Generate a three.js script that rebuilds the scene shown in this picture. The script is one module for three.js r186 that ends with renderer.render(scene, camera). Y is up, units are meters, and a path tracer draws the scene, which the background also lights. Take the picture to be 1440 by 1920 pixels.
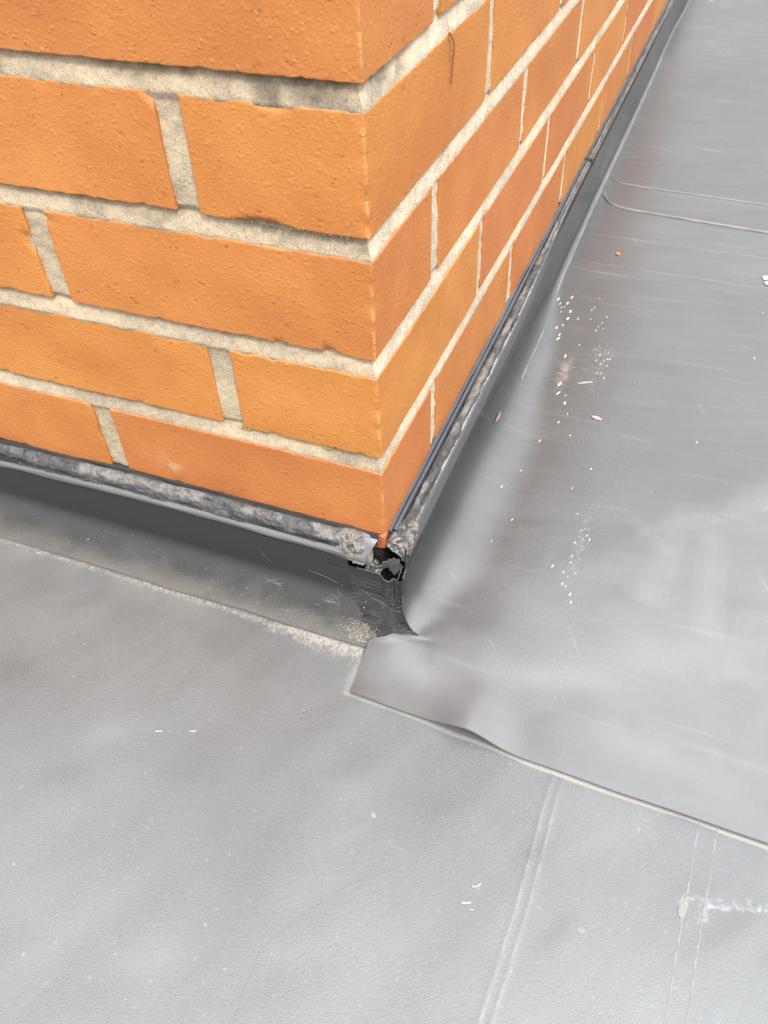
import * as THREE from 'three';
import { mergeGeometries, mergeVertices } from 'three/addons/utils/BufferGeometryUtils.js';

// ------------------------------------------------------------------ camera, sky, sun, exposure
const scene = new THREE.Scene();
const camera = new THREE.PerspectiveCamera(63.85, 768 / 1024, 0.01, 200);
camera.matrixAutoUpdate = true;
{
  const X = new THREE.Vector3(0.93083, -0.03448, -0.36382), Y = new THREE.Vector3(-0.23518, 0.7055, -0.66855), Z = new THREE.Vector3(0.27973, 0.70787, 0.64859);
  camera.quaternion.setFromRotationMatrix(new THREE.Matrix4().makeBasis(X, Y, Z));
  camera.position.set(0.15809, 0.42735, 0.36566);
}
camera.focus = 0.66;
camera.userData.fStop = 22;
scene.add(camera);

const renderer = new THREE.WebGLRenderer({ antialias: true });
renderer.setSize(768, 1024);
renderer.toneMapping = THREE.LinearToneMapping;
renderer.toneMappingExposure = 2.5;
renderer.shadowMap.enabled = true;

const SUN = new THREE.Vector3(0.42, 0.78, 0.46).normalize();
function makeSky() {                                   // bright overcast, brightest towards the veiled sun
  const w = 256, h = 128, d = new Float32Array(w * h * 4);
  for (let j = 0; j < h; j++) for (let i = 0; i < w; i++) {
    const el = ((j + 0.5) / h - 0.5) * Math.PI, az = ((i + 0.5) / w - 0.5) * 2 * Math.PI;
    const dir = [Math.cos(el) * Math.cos(az), Math.sin(el), Math.cos(el) * Math.sin(az)];
    const s = Math.max(0, Math.sin(el)), c = dir[0] * SUN.x + dir[1] * SUN.y + dir[2] * SUN.z;
    const hz0 = Math.min(1, Math.max(0, (s - 0.02) / 0.6)), low = 1 - hz0 * hz0 * (3 - 2 * hz0); let L = el > 0 ? (0.44 + 1.02 * s) * (1 - 0.66 * low) : 0.25;
    if (el > 0) L *= 1 + 0.45 * Math.exp((c - 1) * 5) + 0.07 * Math.sin(dir[0] * 5.1 + dir[2] * 3.3) * Math.sin(dir[2] * 6.7 - dir[0] * 2.1);
    const o = (j * w + i) * 4;
    d[o] = L * (0.97 + 0.03 * low); d[o + 1] = L; d[o + 2] = L * (1.045 - 0.05 * low); d[o + 3] = 1;
  }
  const t = new THREE.DataTexture(d, w, h, THREE.RGBAFormat, THREE.FloatType);
  t.mapping = THREE.EquirectangularReflectionMapping; t.magFilter = THREE.LinearFilter; t.minFilter = THREE.LinearFilter; t.needsUpdate = true;
  return t;
}
scene.background = makeSky();
scene.environment = scene.background;
const sun = new THREE.DirectionalLight(new THREE.Color(1, 0.95, 0.88), 1.3);
sun.position.copy(SUN).multiplyScalar(6);
sun.shadow.radius = 26; sun.castShadow = true;
sun.shadow.camera.left = -3; sun.shadow.camera.right = 3; sun.shadow.camera.top = 3; sun.shadow.camera.bottom = -3; sun.shadow.camera.far = 14;
sun.shadow.mapSize.set(2048, 2048);
scene.add(sun, sun.target);

// ------------------------------------------------------------------ noise
function rng(seed) { let a = seed >>> 0; return () => { a = (a + 0x6D2B79F5) >>> 0; let t = a; t = Math.imul(t ^ (t >>> 15), t | 1); t ^= t + Math.imul(t ^ (t >>> 7), t | 61); return ((t ^ (t >>> 14)) >>> 0) / 4294967296; }; }
const PERM = new Uint16Array(1024), VAL = new Float32Array(1024);
{ const r = rng(77); const p = [...Array(512).keys()]; for (let i = 511; i > 0; i--) { const j = Math.floor(r() * (i + 1)); [p[i], p[j]] = [p[j], p[i]]; } for (let i = 0; i < 1024; i++) { PERM[i] = p[i & 511]; VAL[i] = r() * 2 - 1; } }
const wrap = (i, n) => ((i % n) + n) % n;
function n2(x, y, px = 512, py = 512, s = 0) {
  const x0 = Math.floor(x), y0 = Math.floor(y), fx = x - x0, fy = y - y0, u = fx * fx * (3 - 2 * fx), v = fy * fy * (3 - 2 * fy);
  const a = wrap(x0, px), b = wrap(x0 + 1, px), c = PERM[(wrap(y0, py) + s * 37) & 511], d = PERM[(wrap(y0 + 1, py) + s * 37) & 511];
  const q = VAL[PERM[(a + c) & 1023]], r = VAL[PERM[(b + c) & 1023]], t = VAL[PERM[(a + d) & 1023]], w = VAL[PERM[(b + d) & 1023]];
  return q + (r - q) * u + (t - q) * v + (q - r - t + w) * u * v;
}
function fbm(x, y, oct = 4, px = 512, py = 512, s = 0) { let a = 0, k = 0.5; for (let i = 0; i < oct; i++) { a += k * n2(x, y, px, py, s + i); x *= 2; y *= 2; px *= 2; py *= 2; k *= 0.5; } return a; }
function n3(x, y, z, s = 0) {
  const z0 = Math.floor(z), f = z - z0, w = f * f * (3 - 2 * f);
  const a = n2(x + wrap(z0, 61) * 17.3, y + wrap(z0, 61) * 7.7, 512, 512, s), b = n2(x + wrap(z0 + 1, 61) * 17.3, y + wrap(z0 + 1, 61) * 7.7, 512, 512, s);
  return a + (b - a) * w;
}
const clamp = (x, a = 0, b = 1) => Math.min(b, Math.max(a, x)), lerp = (a, b, t) => a + (b - a) * t;
const ss = (a, b, x) => { const t = clamp((x - a) / (b - a)); return t * t * (3 - 2 * t); };
function curve(pts) { return (x) => { if (x <= pts[0][0]) return pts[0][1]; for (let i = 1; i < pts.length; i++) if (x <= pts[i][0]) { const t = (x - pts[i - 1][0]) / (pts[i][0] - pts[i - 1][0]), w = t * t * (3 - 2 * t); return lerp(pts[i - 1][1], pts[i][1], w); } return pts[pts.length - 1][1]; }; }

// ------------------------------------------------------------------ textures
function byteTex(w, h, fn, { srgb = false, W = 1, H = 1, ox = 0, oy = 0, mirror = false } = {}) {   // W x H metres, origin ox, oy
  const d = new Uint8Array(w * h * 4), c = [0, 0, 0];
  for (let j = 0; j < h; j++) for (let i = 0; i < w; i++) {
    fn(i, j, c); const o = (j * w + i) * 4;
    d[o] = clamp(c[0]) * 255; d[o + 1] = clamp(c[1]) * 255; d[o + 2] = clamp(c[2]) * 255; d[o + 3] = 255;
  }
  const t = new THREE.DataTexture(d, w, h, THREE.RGBAFormat, THREE.UnsignedByteType);
  if (srgb) t.colorSpace = THREE.SRGBColorSpace;
  t.wrapS = t.wrapT = mirror ? THREE.MirroredRepeatWrapping : THREE.RepeatWrapping;
  t.magFilter = THREE.LinearFilter; t.minFilter = THREE.LinearMipmapLinearFilter; t.generateMipmaps = true;
  t.repeat.set(1 / W, 1 / H); t.offset.set(-ox / W, -oy / H); t.needsUpdate = true;
  return t;
}
const enc = (x) => { x = clamp(x); return x <= 0.0031308 ? 12.92 * x : 1.055 * Math.pow(x, 1 / 2.4) - 0.055; };
function splat(buf, w, h, n, seed, size, amp, stretch = 1) {          // small bumps and pits, wrapping round
  const r = rng(seed);
  for (let k = 0; k < n; k++) {
    const cx = r() * w, cy = r() * h, s = size * (0.45 + r() * r() * 1.3), a = amp(r), an = (r() - 0.5) * 1.1, sx = s * (1 + (stretch - 1) * r()), sy = s * (0.6 + 0.5 * r()), R = Math.ceil(2.2 * Math.max(sx, sy));
    const ca = Math.cos(an), sa = Math.sin(an);
    for (let y = -R; y <= R; y++) for (let x = -R; x <= R; x++) {
      const u = (x * ca + y * sa) / sx, v = (-x * sa + y * ca) / sy, q = u * u + v * v;
      if (q < 4) buf[wrap(Math.floor(cy) + y, h) * w + wrap(Math.floor(cx) + x, w)] += a * Math.exp(-q * 1.4);
    }
  }
}
// drag-faced brick: 0.3 m tile
const BN = 1024, brickH = new Float32Array(BN * BN);
for (let j = 0; j < BN; j++) for (let i = 0; i < BN; i++) brickH[j * BN + i] = 0.5 + 0.12 * fbm(i / 16, j / 16, 2, 64, 64, 3) + 0.07 * n2(i / 4, j / 3, 256, 341, 9);
splat(brickH, BN, BN, 10000, 11, 2.3, (r) => (r() < 0.75 ? 0.30 : -0.2) * (0.25 + r()), 1.35);
splat(brickH, BN, BN, 900, 12, 4.6, (r) => (r() < 0.6 ? 0.25 : -0.34) * (0.4 + 0.6 * r()), 2.0);
const brickFleck = new Float32Array(BN * BN);
splat(brickFleck, BN, BN, 5200, 19, 1.9, (r) => 0.25 + 0.9 * r() * r(), 1.8);
const brickPit = new Float32Array(BN * BN);
splat(brickPit, BN, BN, 420, 13, 3.0, (r) => 0.9 * r(), 1.8);
const brickBump = byteTex(BN, BN, (i, j, c) => { c[0] = c[1] = c[2] = brickH[j * BN + i] - 0.35 * brickPit[j * BN + i]; }, { W: 0.3, H: 0.3 });
const brickMap = byteTex(BN, BN, (i, j, c) => {
  const h = brickH[j * BN + i] - 0.5, p = brickPit[j * BN + i], m = fbm(i / 128, j / 128, 4, 8, 8, 21), g = n2(i / 2.2, j / 2.2, 512, 512, 4);
  const up = ss(0.11, 0.34, h), dn = ss(0.1, 0.4, -h);
  const fl = Math.min(1, brickFleck[j * BN + i]), k = 0.85 + 0.1 * m + 0.035 * g;
  c[0] = enc(k * (1 + 0.1 * fl + 0.12 * up - 0.10 * dn - 0.5 * p)); c[1] = enc(k * (1 + 0.34 * fl + 0.3 * up - 0.2 * dn - 0.7 * p + 0.05 * m)); c[2] = enc(k * (0.92 + 0.7 * fl + 0.6 * up - 0.2 * dn - 0.6 * p + 0.1 * m));
}, { srgb: true, W: 0.3, H: 0.3 });
// mortar: sandy grain, 0.2 m tile
const MN = 768, mortH = new Float32Array(MN * MN);
for (let j = 0; j < MN; j++) for (let i = 0; i < MN; i++) mortH[j * MN + i] = 0.5 + 0.2 * fbm(i / 12, j / 12, 3, 64, 64, 31) + 0.16 * n2(i / 1.7, j / 1.7, 451, 451, 35);
splat(mortH, MN, MN, 5200, 17, 2.6, (r) => (r() < 0.5 ? 0.2 : -0.26) * r());
const mortBump = byteTex(MN, MN, (i, j, c) => { c[0] = c[1] = c[2] = mortH[j * MN + i]; }, { W: 0.2, H: 0.2 });
const mortMap = byteTex(MN, MN, (i, j, c) => {
  const h = mortH[j * MN + i] - 0.5, m = fbm(i / 96, j / 96, 4, 8, 8, 41), sp = n2(i / 1.5, j / 1.5, 512, 512, 44);
  const k = 0.78 + 0.24 * m + 0.75 * h + 0.18 * (sp > 0.55 ? 1 : 0) - 0.3 * (sp < -0.66 ? 1 : 0);
  c[0] = enc(k); c[1] = enc(k * 0.97); c[2] = enc(k * (0.92 - 0.06 * m));
}, { srgb: true, W: 0.2, H: 0.2 });
// grain of the weathered roof felt, 0.16 m tile
const GN = 768;
const grainBump = byteTex(GN, GN, (i, j, c) => { c[0] = c[1] = c[2] = 0.5 + 0.30 * n2((i + j) / 2.4, (i - j) / 2.4, 320, 320, 51) + 0.12 * n2(i / 3, j / 3, 256, 256, 52) + 0.14 * n2((i + j) / 1.6, (i - j) / 1.6, 480, 480, 53); }, { W: 0.16, H: 0.16 });
const smoothBump = byteTex(512, 512, (i, j, c) => { c[0] = c[1] = c[2] = 0.5 + 0.35 * fbm(i / 64, j / 32, 4, 8, 16, 57) + 0.12 * n2(i / 2, j / 2, 256, 256, 58); }, { W: 0.25, H: 0.25 });
// woven sheet of the upstand
const weaveBump = byteTex(512, 512, (i, j, c) => { const a = Math.sin((i * 46 + j * 12) / 512 * 2 * Math.PI), b = Math.sin((j * 46 - i * 10) / 512 * 2 * Math.PI); c[0] = c[1] = c[2] = 0.5 + 0.2 * a + 0.1 * b + 0.15 * n2(i / 4, j / 4, 128, 128, 60); }, { W: 0.07, H: 0.07 });

// scattered marks used by the two roof sheets' colour maps (x, z in metres)
function marksInto(buf, w, h, W, H, ox, oz, list) {                    // list of [x, z, rx, rz, amount, angle]
  for (const [x, z, rx, rz, a, an = 0] of list) {
    const R = 2 * Math.max(rx, rz), i0 = Math.floor((x - R - ox) / W * w), i1 = Math.ceil((x + R - ox) / W * w), j0 = Math.floor((z - R - oz) / H * h), j1 = Math.ceil((z + R - oz) / H * h), ca = Math.cos(an), sa = Math.sin(an);
    for (let j = Math.max(0, j0); j <= Math.min(h - 1, j1); j++) for (let i = Math.max(0, i0); i <= Math.min(w - 1, i1); i++) {
      const dx = (i + 0.5) / w * W + ox - x, dz = (j + 0.5) / h * H + oz - z, u = (dx * ca + dz * sa) / rx, v = (-dx * sa + dz * ca) / rz, q = u * u + v * v;
      if (q < 4) buf[j * w + i] += a * Math.exp(-q * 1.2);
    }
  }
}

// ------------------------------------------------------------------ geometry helpers
function gridGeo(nu, nv, f, flip = false) {                            // f(u, v, i, j) -> [x, y, z, U, V, r?, g?, b?]
  const pos = [], uv = [], col = [], idx = []; let hasC = false;
  for (let j = 0; j <= nv; j++) for (let i = 0; i <= nu; i++) { const p = f(i / nu, j / nv, i, j); pos.push(p[0], p[1], p[2]); uv.push(p[3], p[4]); if (p.length > 5) { hasC = true; col.push(p[5], p[6], p[7]); } }
  for (let j = 0; j < nv; j++) for (let i = 0; i < nu; i++) { const a = j * (nu + 1) + i, b = a + 1, c = a + nu + 1, d = c + 1; if (flip) idx.push(a, c, b, b, c, d); else idx.push(a, b, c, b, d, c); }
  const g = new THREE.BufferGeometry();
  g.setAttribute('position', new THREE.Float32BufferAttribute(pos, 3)); g.setAttribute('uv', new THREE.Float32BufferAttribute(uv, 2));
  if (hasC) g.setAttribute('color', new THREE.Float32BufferAttribute(col, 3));
  g.setIndex(idx); g.computeVertexNormals(); return g;
}
function sheetGeo(nu, nv, f, th, sides = 'LRTB', flip = false) {       // a sheet with thickness; sides: u=0 L, u=1 R, v=0 T, v=1 B
  const top = gridGeo(nu, nv, f, flip), P = top.attributes.position, N = top.attributes.normal, U = top.attributes.uv, C = top.attributes.color;
  const out = [top], under = top.clone(), Q = under.attributes.position, I = under.index.array;
  for (let k = 0; k < P.count; k++) { Q.setXYZ(k, P.getX(k) - N.getX(k) * th, P.getY(k) - N.getY(k) * th, P.getZ(k) - N.getZ(k) * th); }
  for (let k = 0; k < I.length; k += 3) { const t = I[k]; I[k] = I[k + 1]; I[k + 1] = t; }
  under.computeVertexNormals(); out.push(under);
  const ids = { L: [], R: [], T: [], B: [] };
  for (let j = 0; j <= nv; j++) { ids.L.push(j * (nu + 1)); ids.R.push(j * (nu + 1) + nu); }
  for (let i = 0; i <= nu; i++) { ids.T.push(i); ids.B.push(nv * (nu + 1) + i); }
  for (const s of sides) {
    const r = ids[s], fl = (s === 'R' || s === 'T') !== flip;
    out.push(gridGeo(r.length - 1, 1, (u, v, i, j) => { const k = r[i], S = j ? Q : P, a = [S.getX(k), S.getY(k), S.getZ(k), U.getX(k), U.getY(k)]; if (C) a.push(C.getX(k), C.getY(k), C.getZ(k)); return a; }, fl));
  }
  return mergeGeometries(out);
}
function weld(g) {                                                       // one shared normal where upward faces of two sheets meet
  const p = g.attributes.position, n = g.attributes.normal, M = new Map(), key = (i) => Math.round(p.getX(i) * 1e5) + ',' + Math.round(p.getY(i) * 1e5) + ',' + Math.round(p.getZ(i) * 1e5);
  for (let i = 0; i < p.count; i++) if (n.getY(i) > 0.5) { const k = key(i), a = M.get(k) ?? [0, 0, 0]; a[0] += n.getX(i); a[1] += n.getY(i); a[2] += n.getZ(i); M.set(k, a); }
  for (let i = 0; i < p.count; i++) if (n.getY(i) > 0.5) { const a = M.get(key(i)), l = Math.hypot(...a); n.setXYZ(i, a[0] / l, a[1] / l, a[2] / l); }
  return g;
}
function mesh(name, geo, mat, parent) { const m = new THREE.Mesh(geo, mat); m.name = name; m.castShadow = m.receiveShadow = true; parent.add(m); return m; }
function tag(o, label, category, extra = {}) { o.userData = { label, category, ...extra }; return o; }
function thing(name, label, category, extra) { const g = new THREE.Group(); g.name = name; scene.add(g); return tag(g, label, category, extra); }
const counts = {};
function num(name) { const k = (counts[name] = (counts[name] ?? -1) + 1); return k ? name + '_' + String(k).padStart(3, '0') : name; }
function blob(rx, ry, rz, seed, amp, detail = 3, freq = 1.2) {          // rough lump
  const g = mergeVertices(new THREE.IcosahedronGeometry(1, detail).deleteAttribute('normal').deleteAttribute('uv')), p = g.attributes.position;
  for (let i = 0; i < p.count; i++) { const x = p.getX(i), y = p.getY(i), z = p.getZ(i), k = 1 + amp * (n3(x * freq * 2 + seed, y * freq * 2, z * freq * 2, seed & 31) + 0.3 * n3(x * freq * 5 + seed, y * freq * 5, z * freq * 5, 3)); p.setXYZ(i, x * rx * k, y * ry * k, z * rz * k); }
  g.computeVertexNormals(); return g;
}
function withUV(g, s = 1) { const p = g.attributes.position, uv = new Float32Array(p.count * 2); for (let i = 0; i < p.count; i++) { uv[i * 2] = (p.getX(i) + p.getY(i) * 0.5) * s; uv[i * 2 + 1] = (p.getZ(i) - p.getY(i) * 0.5) * s; } g.setAttribute('uv', new THREE.BufferAttribute(uv, 2)); return g; }
function paint(g, fn) { const p = g.attributes.position, c = new Float32Array(p.count * 3); for (let i = 0; i < p.count; i++) { const q = fn(p.getX(i), p.getY(i), p.getZ(i)); c.set(q, i * 3); } g.setAttribute('color', new THREE.BufferAttribute(c, 3)); return g; }
function tube(pts, r, seg = 24, rad = 5) { return new THREE.TubeGeometry(new THREE.CatmullRomCurve3(pts.map((p) => new THREE.Vector3(...p))), seg, r, rad); }

// ------------------------------------------------------------------ levels
const ROOF = -0.07, SHEET = -0.0684;

// ------------------------------------------------------------------ the roof
const ridgeX = curve([[-0.02, 0.1515], [0.1, 0.1512], [0.14, 0.1508], [0.18, 0.1505], [0.21, 0.149], [0.25, 0.147], [0.6, 0.14]]);
const RW = 0.9, RH = 0.52, ROX = -0.5, ROZ = -0.02, RTW = 2048, RTH = 1184;
const roofBuf = new Float32Array(RTW * RTH), roofGrit = new Float32Array(RTW * RTH);
{
  const r = rng(5), L = [], G = [];
  for (let k = 0; k < 2600; k++) L.push([ROX + r() * RW, ROZ + r() * RH, 0.0004 + r() * 0.0006, 0.0004 + r() * 0.0005, 0.02 + 0.07 * r() * r() + (r() < 0.02 ? 0.12 : 0), r() * 3]);
  for (let k = 0; k < 130; k++) L.push([ROX + r() * RW, ROZ + r() * RH, 0.004 + r() * 0.022, 0.0005 + r() * 0.0012, 0.022 * (r() - 0.25), r() * 3.1]);
  for (let k = 0; k < 70; k++) L.push([-0.45 + r() * 0.75, 0.06 + r() * 0.3, 0.010 + r() * 0.035, 0.003 + r() * 0.012, (r() - 0.55) * 0.04, 2.1 + r() * 0.7]);
  for (let k = 0; k < 1500; k++) { const x = -0.4 + Math.pow(r(), 0.62) * 0.43, near = ss(-0.12, 0.0, x); G.push([x, 0.0475 + r() * r() * (0.006 + 0.011 * near), 0.0006 + r() * 0.0014, 0.0005 + r() * 0.001, (0.1 + 0.3 * r()) * (0.5 + 0.8 * near), r() * 3]); }
  for (let k = 0; k < 260; k++) { const x = 0.008 - Math.pow(r(), 0.8) * 0.085; G.push([x, 0.0475 + r() * r() * 0.013, 0.0006 + r() * 0.0016, 0.0005 + r() * 0.001, 0.1 + 0.3 * r(), r() * 3]); }
  { const cr = [[0.0807, 0.184], [0.0539, 0.2066], [0.035, 0.2328], [0.0219, 0.256], [0.0232, 0.2756], [0.0255, 0.2937], [0.027, 0.34]]; for (let k = 0; k < cr.length - 1; k++) { const [ax, az] = cr[k], [bx, bz] = cr[k + 1], m = Math.ceil(Math.hypot(bx - ax, bz - az) / 0.0006); for (let t = 0; t < m; t++) L.push([lerp(ax, bx, t / m) + (r() - 0.5) * 0.0006, lerp(az, bz, t / m) + (r() - 0.5) * 0.0004, 0.0005, 0.0005, -0.018 * (0.4 + 0.6 * r())]); } }
  for (let k = 0; k < 300; k++) { const z = 0.1 + r() * 0.2; for (const o of [0, 0.0062]) L.push([ridgeX(z) + o + (r() - 0.5) * 0.001, z, 0.0009, 0.003, 0.011 * r()]); }
  for (let k = 0; k < 240; k++) { const t = Math.pow(r(), 1.3); L.push([0.2512 + t * 0.06 - (r() < 0.25 ? 0.012 : 0), 0.1445 - t * 0.018 + (r() + r() - 1) * 0.0022, 0.0005 + r() * 0.001, 0.0004 + r() * 0.0007, 0.05 * r()]); }
  for (let k = 0; k < 90; k++) L.push([(k % 2 ? 0.2505 : 0.2388) + (r() + r() - 1) * 0.0035, 0.148 + (r() + r() - 1) * 0.007, 0.0005 + r() * 0.0008, 0.0005 + r() * 0.0008, 0.05 * r()]);
  marksInto(roofBuf, RTW, RTH, RW, RH, ROX, ROZ, L); marksInto(roofGrit, RTW, RTH, RW, RH, ROX, ROZ, G);
}
const edgeZ = curve([[0.004, 0.0851], [0.05, 0.0867], [0.09, 0.0899], [0.137, 0.0931], [0.2, 0.0948], [0.3, 0.0962], [1.2, 0.098]]);
const roofMap = byteTex(RTW, RTH, (i, j, c) => {
  const x = (i + 0.5) / RTW * RW + ROX, z = (j + 0.5) / RTH * RH + ROZ, o = j * RTW + i;
  const a = fbm(x * 7 + 20, z * 9 + 20, 5, 512, 512, 61), st = fbm((x + z * 0.45) * 46 + 40, (z - x * 0.45) * 9 + 30, 3, 512, 512, 66), g = n2(i / 1.6, j / 1.6, 1280, 740, 68), bl = fbm(x * 26, z * 26, 3, 512, 512, 69);
  let k = 0.110 + 0.036 * a + 0.014 * st + 0.010 * g + 0.009 * bl + roofBuf[o];
  const ed = z - edgeZ(Math.max(x, 0.002)), band = x > 0.0 ? ss(-0.002, 0.001, ed) * (1 - ss(0.0014 + 0.0012 * bl, 0.0030 + 0.002 * bl, ed)) * (0.6 + 0.4 * ss(0.09, 0.16, x)) : 0;
  const sideBand = ss(-0.004, 0.0035, x) * (1 - ss(0.004, 0.008, x)) * ss(0.045, 0.05, z) * (1 - ss(0.085, 0.089, z)) * 0.5;
  const d = clamp(roofGrit[o]) + 0.25 * ss(0.075, 0.046, z) * ss(0.3, -0.1, x) * ss(-0.25, 0.3, bl) , dust = clamp(d * 0.7), b2 = Math.max(band, sideBand);
  c[0] = enc(lerp(lerp(k * 0.965, 0.34, dust), 0.27, b2)); c[1] = enc(lerp(lerp(k * 1.008, 0.315, dust), 0.252, b2)); c[2] = enc(lerp(lerp(k * 1.012, 0.27, dust), 0.222, b2));
}, { srgb: true, W: RW, H: RH, ox: ROX, oy: ROZ, mirror: true });
const roofRough = byteTex(512, 512, (i, j, c) => { c[0] = c[1] = c[2] = 0.41 + 0.14 * fbm(i / 64, j / 64, 4, 8, 8, 71); }, { W: 0.4, H: 0.4 });
const roofMat = new THREE.MeshPhysicalMaterial({ name: 'weathered roofing', map: roofMap, roughnessMap: roofRough, roughness: 1, ior: 1.9, bumpMap: grainBump, bumpScale: 0.00022 });
const axis = (pts) => { const o = []; for (let i = 0; i < pts.length - 1; i++) { const [a, n] = pts[i]; for (let k = 0; k < n; k++) o.push(a + (pts[i + 1][0] - a) * k / n); } o.push(pts[pts.length - 1][0]); return o; };
const gx = axis([[-15, 4], [-2, 10], [-0.5, 150], [0.135, 60], [0.17, 36], [0.3, 12], [0.6, 8], [3, 4], [15, 0]]), gz = axis([[-15, 4], [-3, 12], [0, 10], [0.04, 70], [0.4, 10], [1, 6], [4, 3], [15, 0]]);
const roofY = (x, z) => ROOF + ss(0.9, 0.5, Math.abs(x)) * ss(0.9, 0.5, Math.abs(z)) * (0.0009 * fbm(x * 9 + 5, z * 9 + 5, 2, 512, 512, 73) - 0.0004);
{
  const g = gridGeo(gx.length - 1, gz.length - 1, (u, v, i, j) => {
    const x = gx[i], z = gz[j], near = ss(0.9, 0.5, Math.abs(x)) * ss(0.9, 0.5, Math.abs(z));
    let y = roofY(x, z);
    const d = x - ridgeX(z), m = ss(0.06, 0.1, z) * near;
    y += m * (0.0002 * Math.exp(-(d * d) / 5e-6) + 0.00018 * Math.exp(-((d - 0.0062) ** 2) / 4e-6));
    if (x > 0) y -= 0.0012 * ss(0.082, 0.07, z);                                 // pressed down under the loose sheet
    return [x, y, z, x, z];
  }, true);
  const roof = mesh('roof', g, roofMat, scene);
  roof.userData = { kind: 'structure', label: 'weathered grey flat roof covering in front of the brick corner' };
  // two raised seam lines with a pale smear across them
  const pale = new THREE.MeshStandardMaterial({ name: 'pale seam sealant', color: new THREE.Color(0.215, 0.212, 0.202), roughness: 0.75, bumpMap: grainBump, bumpScale: 0.0004 });
  const seam = (pts, w) => { const c = new THREE.CatmullRomCurve3(pts.map(([x, z]) => new THREE.Vector3(x, 0, z))); return gridGeo(90, 4, (u, v) => { const p = c.getPoint(u), k = v * 2 - 1, ww = w * (0.75 + 0.5 * n2(u * 60, 3, 512, 512, 5)); return [p.x + k * ww + 0.0003 * n2(u * 40, 9, 512, 512, 7), roofY(p.x, p.z) + 0.00016 * (1 - k * k) + 0.00010, p.z, p.x + k * ww, p.z]; }); };
  mesh('seam_line', seam([[0.2418, 0.0925], [0.2407, 0.13], [0.2397, 0.1463], [0.2386, 0.1768], [0.2375, 0.2127], [0.236, 0.27]], 0.00055), pale, roof);
  mesh('seam_line_001', seam([[0.2524, 0.0925], [0.2512, 0.1292], [0.25, 0.1517], [0.2489, 0.1757], [0.2481, 0.2087], [0.247, 0.27]], 0.0005), pale, roof);
  const spread = (cx, cz, rx, rz, seed, an = 0) => { const g = withUV(blob(rx, 0.00035, rz, seed, 0.4, 4, 1.4)); g.rotateY(an); g.translate(cx, roofY(cx, cz) + 0.0001, cz); return g; };
  mesh('sealant_smear', mergeGeometries([spread(0.2385, 0.1497, 0.0022, 0.0066, 4, 0.05), spread(0.2505, 0.148, 0.0016, 0.0038, 8)]), pale, roof);
}

// ------------------------------------------------------------------ the brick wall
const wall = thing('brick_wall', 'orange drag-faced brick wall corner with pale recessed mortar rising from the roof', 'brick wall');
const brickMat = new THREE.MeshStandardMaterial({ name: 'orange brick', map: brickMap, bumpMap: brickBump, bumpScale: 0.0008, roughness: 0.62, vertexColors: true });
const mortarMat = new THREE.MeshStandardMaterial({ name: 'sandy mortar', map: mortMap, bumpMap: mortBump, bumpScale: 0.001, roughness: 0.95, vertexColors: true });
const PITCH = 0.075, BED = 0.0128, Y0 = -0.005, yb = (c) => c * PITCH + BED / 2 + Y0, yt = (c) => (c + 1) * PITCH - BED / 2 + Y0;
function coords(L, step, e = [0, 0.0004, 0.0009, 0.0022]) { const o = [...e], n = Math.max(1, Math.round((L - 2 * e[e.length - 1]) / step)); for (let k = 1; k < n; k++) o.push(lerp(e[e.length - 1], L - e[e.length - 1], k / n)); for (let k = e.length - 1; k >= 0; k--) o.push(L - e[k]); return o; }
const depthCoords = (L) => [0, 0.0004, 0.0009, 0.0022, 0.006, 0.014, L];
const TONES = [[0.555, 0.206, 0.047], [0.545, 0.194, 0.049], [0.525, 0.176, 0.048], [0.558, 0.213, 0.048], [0.528, 0.175, 0.051], [0.55, 0.20, 0.047]];
const notches = [[-0.1166, 0.2886, 0.004, 0.006, 3], [-0.2137, 0.2086, 0.006, 0.003, 1], [-0.05, 0.2886, 0.008, 0.0022, 3], [-0.03, 0.1514, 0.005, 0.003, 2], [-0.062, 0.1514, 0.003, 0.002, 2], [-0.11, 0.2264, 0.006, 0.003, 3], [-0.06, 0.2264, 0.02, 0.0016, 3], [-0.232, 0.19, 0.003, 0.006, 2]];
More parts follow.
